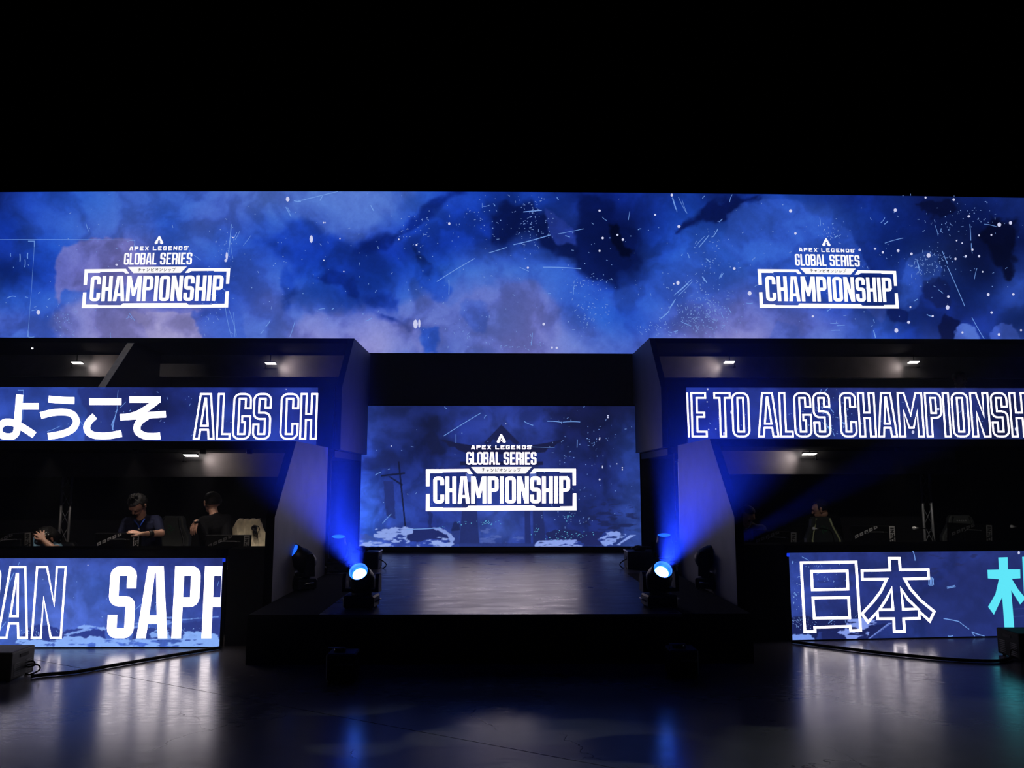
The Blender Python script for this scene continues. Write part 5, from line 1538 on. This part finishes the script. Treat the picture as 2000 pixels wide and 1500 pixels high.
p, k = chair_at(333, 1008, 10.15, mark='emblem'); CH1 = chair('gaming_chair', 'black gaming chair with green emblem behind the person in navy shirt', p, -.15, mat('dark_grey_chair_fabric', (.045, .05, .048), .6), **k)
p, k = chair_at(491, 1018, 10.05); CH2 = chair('gaming_chair', 'gaming chair draped with a pale jacket, left booth near the side wall', p, .1, M_CHAIR, **k)
p, k = chair_at(1612, 1009, 10.05, mark='emblem'); CH3 = chair('gaming_chair', 'black gaming chair with yellow-green piping in the right booth', p, .25, mat('dark_chair_leather', (.03, .034, .032), .4), trim=mat('yellow_green_piping', (.42, .45, .25), .4), **k)
p, k = chair_at(1871, 1006, 10.05, mark='word'); CH4 = chair('gaming_chair', 'gaming chair with grey headrest and small lettering, right of the truss', p, -.1, mat('dark_grey_chair_fabric', (.045, .05, .048), .6), **k)

# the pale jacket over the second chair, with headphones hanging on it
c = CH2.location; topz = PF_Z + CH2['top'] if 'top' in CH2 else at_y(491, 1018, 10.05).z
bm = bmesh.new()
rows = [(.125, .0), (.145, -.02), (.165, -.06), (.19, -.12), (.235, -.19), (.28, -.27), (.285, -.36), (.26, -.44)]
n = 16; vs = []
for j, (hw, dz) in enumerate(rows):
    row = []
    for i in range(n + 1):
        t_ = i / n * 2 - 1
        y = -.045 - .03 * (1 - t_ * t_) + .018 * math.sin(i * 1.9 + j * 1.3) + .012 * math.sin(i * 3.1 + j * .7)
        row.append(bm.verts.new((t_ * hw, .12 + (topz - PF_Z + dz - .5) * .16 + y, topz - PF_Z + .022 + dz + .012 * math.sin(i * 1.3))))
    vs.append(row)
back = [bm.verts.new((v.co.x, v.co.y + .19, v.co.z - .01)) for v in vs[0]]
for i in range(n):
    bm.faces.new((back[i], back[i + 1], vs[0][i + 1], vs[0][i]))
    for j in range(len(rows) - 1):
        bm.faces.new((vs[j][i], vs[j][i + 1], vs[j + 1][i + 1], vs[j + 1][i]))
me = bpy.data.meshes.new('jacket'); bm.to_mesh(me); bm.free()
for q in me.polygons:
    q.use_smooth = True
me.materials.append(mat('cream_jacket', (.80, .70, .50), .85, var=.25, scale=9))
jk = bpy.data.objects.new('jacket', me); COL.objects.link(jk); jk.location = c; jk.rotation_euler = CH2.rotation_euler
sm = jk.modifiers.new('thick', 'SOLIDIFY'); sm.thickness = .006
jk['label'] = 'cream jacket draped over the chair near the left side wall'; jk['category'] = 'jacket'
hp = at_y(497, 1031, 9.87)
r = thing('headphones', 'black headphones hanging on the cream jacket', 'headphones', hp)
for dx, dz, rr in ((0, 0, .034), (.012, -.052, .024)):
    mb = MB(); mb.lathe([(0, -.02), (rr, -.018), (rr * 1.1, 0), (rr, .018), (rr * .6, .02), (rr * .5, .008), (0, .008)], hp + Vector((dx, dz * .1, dz)), Matrix.Rotation(R(90), 3, 'X'), 18); mb.build('ear_cup', M_PLASTIC, r)
mb = MB(); mb.tube([hp + Vector((.02 + .04 * math.sin(t_), .01, -.02 + .045 * math.cos(t_))) for t_ in [q * .3 for q in range(9)]], .006, 8); mb.build('headband', M_PLASTIC, r)
mb = MB(); mb.tube([tuple(q) for q in smooth_path([hp + Vector((.0, -.015, -.05)), hp + Vector((.005, -.015, -.09)), hp + Vector((.03, -.01, -.11)), hp + Vector((.045, -.01, -.06)), hp + Vector((.05, -.01, -.13))], 6)], .004, 6); mb.build('cord', M_RUBBER, r)

# ================================================================== people
def capsule(V, F, a, b, ra, rb, n=12):
    a, b = Vector(a), Vector(b); d = b - a
    d = d.normalized() if d.length > 1e-6 else Vector((0, 0, 1))
    x = d.orthogonal().normalized(); y = d.cross(x); rings = []
    for ang in (-90, -55, -20):
        rings.append((a + d * (ra * math.sin(R(ang))), max(ra * math.cos(R(ang)), 1e-4)))
    rings.append((a, ra)); rings.append((b, rb))
    for ang in (20, 55, 90):
        rings.append((b + d * (rb * math.sin(R(ang))), max(rb * math.cos(R(ang)), 1e-4)))
    base = len(V)
    for c, r in rings:
        for k in range(n):
            t = 2 * math.pi * k / n
            V.append(c + x * (r * math.cos(t)) + y * (r * math.sin(t)))
    for i in range(len(rings) - 1):
        for k in range(n):
            F.append((base + i * n + k, base + i * n + (k + 1) % n, base + (i + 1) * n + (k + 1) % n, base + (i + 1) * n + k))
    F.append(tuple(base + k for k in range(n - 1, -1, -1))); F.append(tuple(base + (len(rings) - 1) * n + k for k in range(n)))


def hand_bones(w, d, nrm, thumb, curl=.35, k=1.0, spread=.12):
    """wrist, pointing direction, back-of-hand normal, thumb side sign"""
    w = Vector(w); d = Vector(d).normalized(); nrm = Vector(nrm); nrm = (nrm - d * nrm.dot(d)).normalized(); sd = d.cross(nrm) * thumb
    out = []
    L = [.078, .087, .081, .064]
    for i in range(4):
        off = sd * (.0315 - .021 * i) * k
        root = w + off * .5 + d * .012; kn = w + off + d * (.080 - .004 * abs(i - 1)) * k
        out.append((root, kn, .0135 * k, .0115 * k))
        p = kn; dd = (d + sd * (spread * (1.5 - i))).normalized()
        for j in range(3):
            ang = curl * (.55 + .25 * j)
            dd = (dd * math.cos(ang) - nrm * math.sin(ang)).normalized()
            q = p + dd * (L[i] * (.45, .32, .25)[j] * k); out.append((p, q, (.0112 - .0008 * j) * k, (.0106 - .0008 * j) * k)); p = q
    b = w + sd * .018 * k + d * .02; m = b + (sd * .75 + d * .65 - nrm * .25).normalized() * .045 * k; e = m + (sd * .35 + d * .9 - nrm * .2).normalized() * .032 * k; g = e + (d * .95 - nrm * .2).normalized() * .024 * k
    out += [(b, m, .015 * k, .0125 * k), (m, e, .0115 * k, .0105 * k), (e, g, .0105 * k, .0085 * k)]
    return out


M_SKIN = mat('warm_skin', (.50, .27, .19), .5, var=.08, scale=30)
M_HAIR = mat('black_hair', (.003, .0025, .0025), .7, var=.4, scale=60, bump=.5, spec=.2)
M_TROUSER = mat('dark_trousers', (.012, .012, .016), .8)
M_SHOE = mat('black_shoes', (.01, .01, .01), .5)


def person(label, J, shirt, hair='short', sleeve=.62, extras=None, longs=False):
    """J: joints in world metres. head: centre, face: looking direction"""
    hc = Vector(J['head']); fd = Vector(J['face']).normalized(); up0 = Vector(J.get('up', (0, 0, 1)))
    sd = fd.cross(up0).normalized(); up = sd.cross(fd).normalized()
    root = thing('person', label, 'person', (J['pelvis'][0], J['pelvis'][1], J['ground']))
    B = []      # bones: a, b, ra, rb, tag
    sL, sR, pel = Vector(J['sL']), Vector(J['sR']), Vector(J['pelvis'])
    ac = (sR - sL).normalized(); nb = (sL + sR) / 2
    fw = ac.cross(Vector((0, 0, 1))).normalized()
    if fw.dot(fd) < 0:
        fw = -fw
    hL, hR = pel - ac * .085, pel + ac * .085
    for s_, h_ in ((sL, hL), (sR, hR)):
        B.append((h_, s_ + (nb - s_) * .38 - Vector((0, 0, .07)), .115, .112, 1))
    B.append((pel, nb - Vector((0, 0, .09)), .125, .122, 1)); B.append((hL, hR, .11, .11, 2))
    B.append((sL + (nb - sL) * .08, sR + (nb - sR) * .08, .068, .068, 1)); B.append((sL + (nb - sL) * .5, nb + Vector((0, 0, .045)), .06, .055, 1)); B.append((sR + (nb - sR) * .5, nb + Vector((0, 0, .045)), .06, .055, 1))
    B.append((nb + Vector((0, 0, .0)), hc - up * .07 - fd * .02, .056, .053, 0))
    for S in ('L', 'R'):
        s_, e_, w_ = Vector(J['s' + S]), Vector(J['e' + S]), Vector(J['w' + S])
        m = s_.lerp(e_, sleeve)
        B += [(s_, m, .060, .052, 1), (m, e_, .045, .040, int(longs)), (e_, e_.lerp(w_, .35), .041 + .006 * longs, .041 + .006 * longs, int(longs)), (e_.lerp(w_, .35), e_.lerp(w_, .86), .041 + .006 * longs, .030 + .007 * longs, int(longs)), (e_.lerp(w_, .8), w_, .030, .028, 0)]
        hd = Vector(J['h' + S]) - w_
        B += [(a, b, ra, rb, 0) for a, b, ra, rb in hand_bones(w_, hd, J.get('n' + S, (0, 0, 1)), J.get('t' + S, 1), J.get('c' + S, .35), 1.0, J.get('sp' + S, .10))]
        k_, f_ = Vector(J['k' + S]), Vector(J['f' + S]); h_ = hL if S == 'L' else hR
        B += [(h_, k_, .088, .062, 2), (k_, f_ + Vector((0, 0, .08)), .056, .042, 2), (f_ + Vector((0, 0, .045)), f_ + fw * .16 + Vector((0, 0, .035)), .044, .034, 3)]
    # head: cranium, face, jaw, nose, ears, brow
    B += [(hc + up * .022 - fd * .012, hc + up * .02 + fd * .022, .093, .084, 0), (hc - up * .01 + fd * .03, hc - up * .055 + fd * .045, .074, .052, 0), (hc - up * .085 + fd * .068, hc - up * .09 + fd * .06, .033, .035, 0)]
    B += [(hc + up * .012 + fd * .100, hc - up * .026 + fd * .116, .009, .015, 0), (hc + up * .03 + fd * .088 + sd * .034, hc + up * .03 + fd * .088 - sd * .034, .020, .020, 0), (hc - up * .060 + fd * .090 - sd * .020, hc - up * .060 + fd * .090 + sd * .020, .013, .013, 0)]
    for q in (-1, 1):
        B.append((hc + sd * (q * .102) + up * .018 - fd * .010, hc + sd * (q * .096) - up * .028 - fd * .002, .017, .012, 0))
    V, F = [], []
    for a, b, ra, rb, t in B:
        capsule(V, F, a, b, ra, rb)
    off = root.location
    tmp = bpy.data.meshes.new('tmp'); tmp.from_pydata([tuple(v - off) for v in V], [], F)
    to = bpy.data.objects.new('tmp', tmp); COL.objects.link(to)
    md = to.modifiers.new('r', 'REMESH'); md.mode = 'VOXEL'; md.voxel_size = .006
    ms = to.modifiers.new('s', 'SMOOTH'); ms.factor = .5; ms.iterations = 2
    dg = bpy.context.evaluated_depsgraph_get(); me = bpy.data.meshes.new_from_object(to.evaluated_get(dg))
    bpy.data.objects.remove(to, do_unlink=True)
    me.name = 'body'
    co = np.empty(len(me.vertices) * 3); me.vertices.foreach_get('co', co); co = co.reshape(-1, 3) + np.array(off)
    best = np.full(len(co), 1e9); tag = np.zeros(len(co), int)
    for a, b, ra, rb, t in B:
        a, b = np.array(a), np.array(b); d = b - a
        u = np.clip(((co - a) @ d) / max(d @ d, 1e-9), 0, 1)
        ds = np.linalg.norm(co - a - u[:, None] * d, axis=1) - (ra + (rb - ra) * u)
        m_ = ds < best; best[m_] = ds[m_]; tag[m_] = t
    lp = np.empty(len(me.loops), int); me.loops.foreach_get('vertex_index', lp)
    ls = np.empty(len(me.polygons), int); me.polygons.foreach_get('loop_start', ls)
    me.materials.clear()
    for m in (M_SKIN, shirt, M_TROUSER, M_SHOE):
        me.materials.append(m)
    me.polygons.foreach_set('material_index', tag[lp[ls]]); me.polygons.foreach_set('use_smooth', [True] * len(me.polygons))
    me.update()
    body = bpy.data.objects.new('body', me); COL.objects.link(body); body.parent = root
    mb = MB()
    for q in (-1, 1):
        mb.ball(hc + up * .008 + fd * .092 + sd * (q * .032), .0115, 10, 7)
    mb.build('eyes', mat('dark_eyes', (.03, .02, .02), .2), root)
    mb = MB()
    mb.tube([hc - up * .056 + fd * .102 + sd * (-.020), hc - up * .054 + fd * .108, hc - up * .056 + fd * .102 + sd * .020], .004, 6); mb.build('mouth', mat('dark_lips', (.36, .17, .13), .6), root)
    # hair: a shell over the back and top of the skull
    rnd = random.Random(len(label)); V, F = [], []; n, m = 26, 18
    ctr = hc + up * .026 - fd * .006
    for j in range(m + 1):
        ph = math.pi * j / m
        for i in range(n):
            th = 2 * math.pi * i / n
            dx, dy, dz = math.sin(ph) * math.cos(th), math.sin(ph) * math.sin(th), math.cos(ph)
            rr = .106 + .008 * rnd.random() + (.004 if hair == 'short' else .014 * abs(math.sin(5 * th) * math.sin(6 * ph)))
            V.append(ctr + sd * (dx * rr * .95) + fd * (dy * rr * 1.02) + up * (dz * rr))
    low = -.32 if hair != 'long' else -1.0
    for j in range(m):
        for i in range(n):
            ph = math.pi * (j + .5) / m; th = 2 * math.pi * (i + .5) / n
            dy, dz = math.sin(ph) * math.sin(th), math.cos(ph)
            if dz > .62 or (dy < .25 and dz > low and dz > low + dy * .6) :
                F.append((j * n + i, j * n + (i + 1) % n, (j + 1) * n + (i + 1) % n, (j + 1) * n + i))
    mb = MB(); mb.add(V, F, 0, True)
    if hair == 'bun':
        for k in range(26):
            q = Vector((rnd.gauss(0, 1), rnd.gauss(0, 1), rnd.gauss(0, 1))).normalized() * .035
            mb.ball(hc + up * .135 - fd * .01 + q, rnd.uniform(.015, .026), 8, 6)
    if hair == 'long':
        for k in range(16):
            a = (k / 15 - .5) * 2.6
            p0 = ctr + sd * (.10 * math.sin(a)) - fd * (.10 * math.cos(a))
            mb.tube([p0 + up * .04, p0 - up * .06 - fd * .01, p0 - up * .15 - fd * rnd.uniform(-.01, .02)], [.02, .022, .008], 6)
    mb.build('hair', M_HAIR, root)
    if extras:
        extras(root, hc, fd, sd, up)
    return root


G0 = PF_Z
W = at_y


def seat_legs(J, px, Y, kz=.60, fwd=(0, -1)):
    c = W(px, 1100, Y); g = J['ground']
    J['pelvis'] = (c.x, Y, g + .56)
    for S, q in (('L', -1), ('R', 1)):
        J['k' + S] = (c.x + q * .13 + fwd[0] * .40, Y + fwd[1] * .40, g + .52)
        J['f' + S] = (c.x + q * .14 + fwd[0] * .42, Y + fwd[1] * .42, g + .0)
    return J


# the seated person in the navy shirt, leaning on the monitor
J = seat_legs({'ground': G0}, 285, 10.0)
J.update(head=W(269, 985, 9.56), face=(-.28, -.55, -.85), up=(0, -.7, .6), sL=W(247, 1020, 9.72), sR=W(307, 1016, 9.72), eL=W(236, 1046, 9.62), wL=W(248, 1064, 9.42), hL=W(262, 1068, 9.37), nL=(0, -.3, 1), tL=1,
         eR=W(315, 1042, 9.50), wR=W(278, 1043, 9.235), hR=W(264, 1040, 9.215), nR=(0, -.35, 1), tR=-1, cR=.12)


def ex_navy(r, hc, fd, sd, up):
    a, b = Vector(W(296, 1043.5, 9.36)), Vector(W(289, 1043.5, 9.31))
    mb = MB(); mb.cyl(a, b, .046, n=16); mb.build('wristwatch', M_PLASTIC, r)
    mb = MB(); p = [W(262, 1016, 9.56), W(270, 1026, 9.56), W(271.5, 1033, 9.55)]; mb.tube([tuple(q) for q in p], .008, 6); q = W(283, 1013, 9.55); mb.tube([tuple(q), tuple(W(274, 1026, 9.55)), tuple(W(271.5, 1033, 9.55))], .008, 6)
    mb.build('lanyard', mat('blue_lanyard', (.01, .06, .45), .6), r)
    mb = MB(); mb.bbox(W(271, 1034, 9.54), (.02, .008, .02), .003); mb.build('badge_clip', M_STEEL, r)
    mb = MB(); mb.cyl(hc + sd * .085 * (1) + up * .0, hc + sd * .105 + up * .0, .012, n=10); mb.build('earpiece', M_STEEL, r)


person('person in a navy shirt with curly hair leaning over a monitor, watch on wrist', J, mat('navy_shirt', (.016, .019, .045), .9, spec=.1), 'bun', .8, ex_navy)

# the seated person in black looking away
J = seat_legs({'ground': G0}, 425, 9.95, fwd=(-.35, -.93))
J.update(head=W(414, 982, 9.78), face=(-.78, .62, .02), sL=W(396, 1018, 9.66), sR=W(445, 1014, 9.84), eL=W(399, 1050, 9.55), wL=W(383.5, 1018.5, 9.42), hL=W(379, 1031, 9.40), nL=(-.3, -.9, .2), tL=1, cL=.30,
         eR=W(440, 1058, 9.62), wR=W(404, 1072, 9.36), hR=W(396, 1072, 9.33), nR=(0, -.6, .8), tR=-1)


def ex_black(r, hc, fd, sd, up):
    a, b = Vector(W(386, 1020, 9.43)), Vector(W(384, 1017, 9.42)); d = (b - a).normalized()
    mb = MB(); mb.cyl(a, a + d * .025, .036, n=16); mb.bbox(a + Vector((-.03, -.02, .01)), (.02, .02, .02), .004, 1); mb.build('wristwatch', [M_PLASTIC, M_STEEL], r)


person('person in black seen from behind the ear, head turned away, hand drooping', J, mat('black_shirt', (.004, .004, .005), .9, spec=.1), 'short', 1.0, ex_black, True)
# the hunched person at the left raising a hand to a headset
J = seat_legs({'ground': G0}, 108, 9.95)
J.update(head=W(91, 1050, 9.62), face=(-.45, -.5, -.75), up=(-.2, -.7, .6), sL=W(71, 1057, 9.58), sR=W(112, 1069, 9.72), eL=W(62, 1085, 9.50), wL=W(72, 1098, 9.36), hL=W(74, 1106, 9.33), nL=(0, -.3, 1), tL=1,
         eR=W(107, 1075, 9.40), wR=W(85, 1055, 9.40), hR=W(77, 1040, 9.42), nR=(.5, -.8, .2), tR=-1, cR=.42, spR=.27)


def ex_headset(r, hc, fd, sd, up):
    c = Vector(W(92, 1046, 9.47))
    mb = MB(); mb.ball(c, (.04, .03, .05), 14, 10); mb.build('headset_cup', M_PLASTIC, r)
    mb = MB()
    for x, y in ((87.5, 1042), (90, 1040), (94.5, 1044), (89, 1045)):
        mb.ball(W(x, y, 9.435), .007, 8, 6)
    mb.build('headset_studs', mat('pale_studs', (.8, .8, .75), .3), r)


person('person in a blue shirt hunched behind a monitor, one hand raised to the headset', J, mat('denim_blue_shirt', (.16, .30, .42), .85), 'long', .30, ex_headset)

# dim figures in the right booths
J = seat_legs({'ground': G0}, 1466, 9.95)
J.update(head=W(1458, 1008, 9.66), face=(.35, -.7, -.6), up=(.1, -.5, .8), sL=W(1446, 1035, 9.74), sR=W(1488, 1034, 9.74), eL=W(1440, 1066, 9.6), wL=W(1462, 1075, 9.40), hL=W(1472, 1078, 9.36), nL=(0, -.3, 1), tL=1,
         eR=W(1494, 1064, 9.58), wR=W(1478, 1076, 9.40), hR=W(1470, 1078, 9.36), nR=(0, -.3, 1), tR=-1)


def ex_collar(r, hc, fd, sd, up):
    mb = MB(); mb.tube([tuple(q) for q in smooth_path([W(1456, 1033, 9.60), W(1462, 1031, 9.58), W(1467, 1022, 9.58), W(1469, 1017, 9.62)], 5)], .007, 6); mb.build('neck_chain', M_STEEL, r)


person('dim person with a pale neck chain bending beside the right side wall', J, mat('dark_blue_jacket', (.03, .03, .045), .8), 'short', 1.0, ex_collar, True)
J = {'ground': G0, 'pelvis': (W(1604, 1000, 10.95).x, 10.98, .93)}
for S, q in (('L', -1), ('R', 1)):
    J['k' + S] = (J['pelvis'][0] + q * .10, 10.93, .53); J['f' + S] = (J['pelvis'][0] + q * .11, 10.98, G0)
J.update(head=W(1603, 994, 10.46), face=(-.86, .42, -.25), up=(0, -.1, .95), sL=W(1578, 1015, 10.62), sR=W(1632, 1013, 10.62), eL=W(1574, 1050, 10.56), wL=W(1590, 1064, 10.42), hL=W(1596, 1066, 10.38), nL=(0, -.3, 1), tL=1,
         eR=W(1640, 1048, 10.54), wR=W(1628, 1060, 10.42), hR=W(1621, 1063, 10.38), nR=(0, -.3, 1), tR=-1)
person('dim person standing bent behind the chair with yellow-green piping', J, mat('black_shirt', (.004, .004, .005), .9, spec=.1), 'short', 1.0, None, True)
GU = TOPL.z + .0
J = {'ground': TOPR.z - .009}
J = seat_legs(J, 1880, 12.75)
J['pelvis'] = (W(1880, 740, 12.75).x, 12.75, J['ground'] + .56)
px_ = J['pelvis'][0]
for S, q in (('L', -1), ('R', 1)):
    J['k' + S] = (px_ + q * .13, 12.36, J['ground'] + .53); J['f' + S] = (px_ + q * .13, 12.34, J['ground'])
J.update(head=W(1874, 742, 12.5), face=(.35, -.9, -.2), sL=(px_ - .2, 12.68, J['ground'] + .97), sR=(px_ + .2, 12.68, J['ground'] + .97), eL=(px_ - .25, 12.6, J['ground'] + .70), wL=(px_ - .12, 12.38, J['ground'] + .66), hL=(px_ - .08, 12.3, J['ground'] + .66),
         eR=(px_ + .25, 12.6, J['ground'] + .70), wR=(px_ + .12, 12.38, J['ground'] + .66), hR=(px_ + .08, 12.3, J['ground'] + .66), nL=(0, 0, 1), nR=(0, 0, 1), tL=1, tR=-1)
person('dim person with only the head showing above the right upper ribbon', J, mat('black_shirt', (.004, .004, .005), .9, spec=.1), 'short', 1.0, None, True)
# seats under the other sitters
def plain_seat(x, Y, g, label):
    return chair('gaming_chair', label, (x, Y - .02, g), 0, M_CHAIR, .82)
for px, Y, lb in ((425, 9.95, 'black chair under the person in black looking away'), (108, 9.95, 'black chair under the hunched person in blue'), (1466, 9.95, 'black chair under the dim person with the neck chain')):
    plain_seat(W(px, 1100, Y).x, Y, G0, lb)
plain_seat(px_, 12.77, J['ground'], 'black chair under the person behind the right upper ribbon')
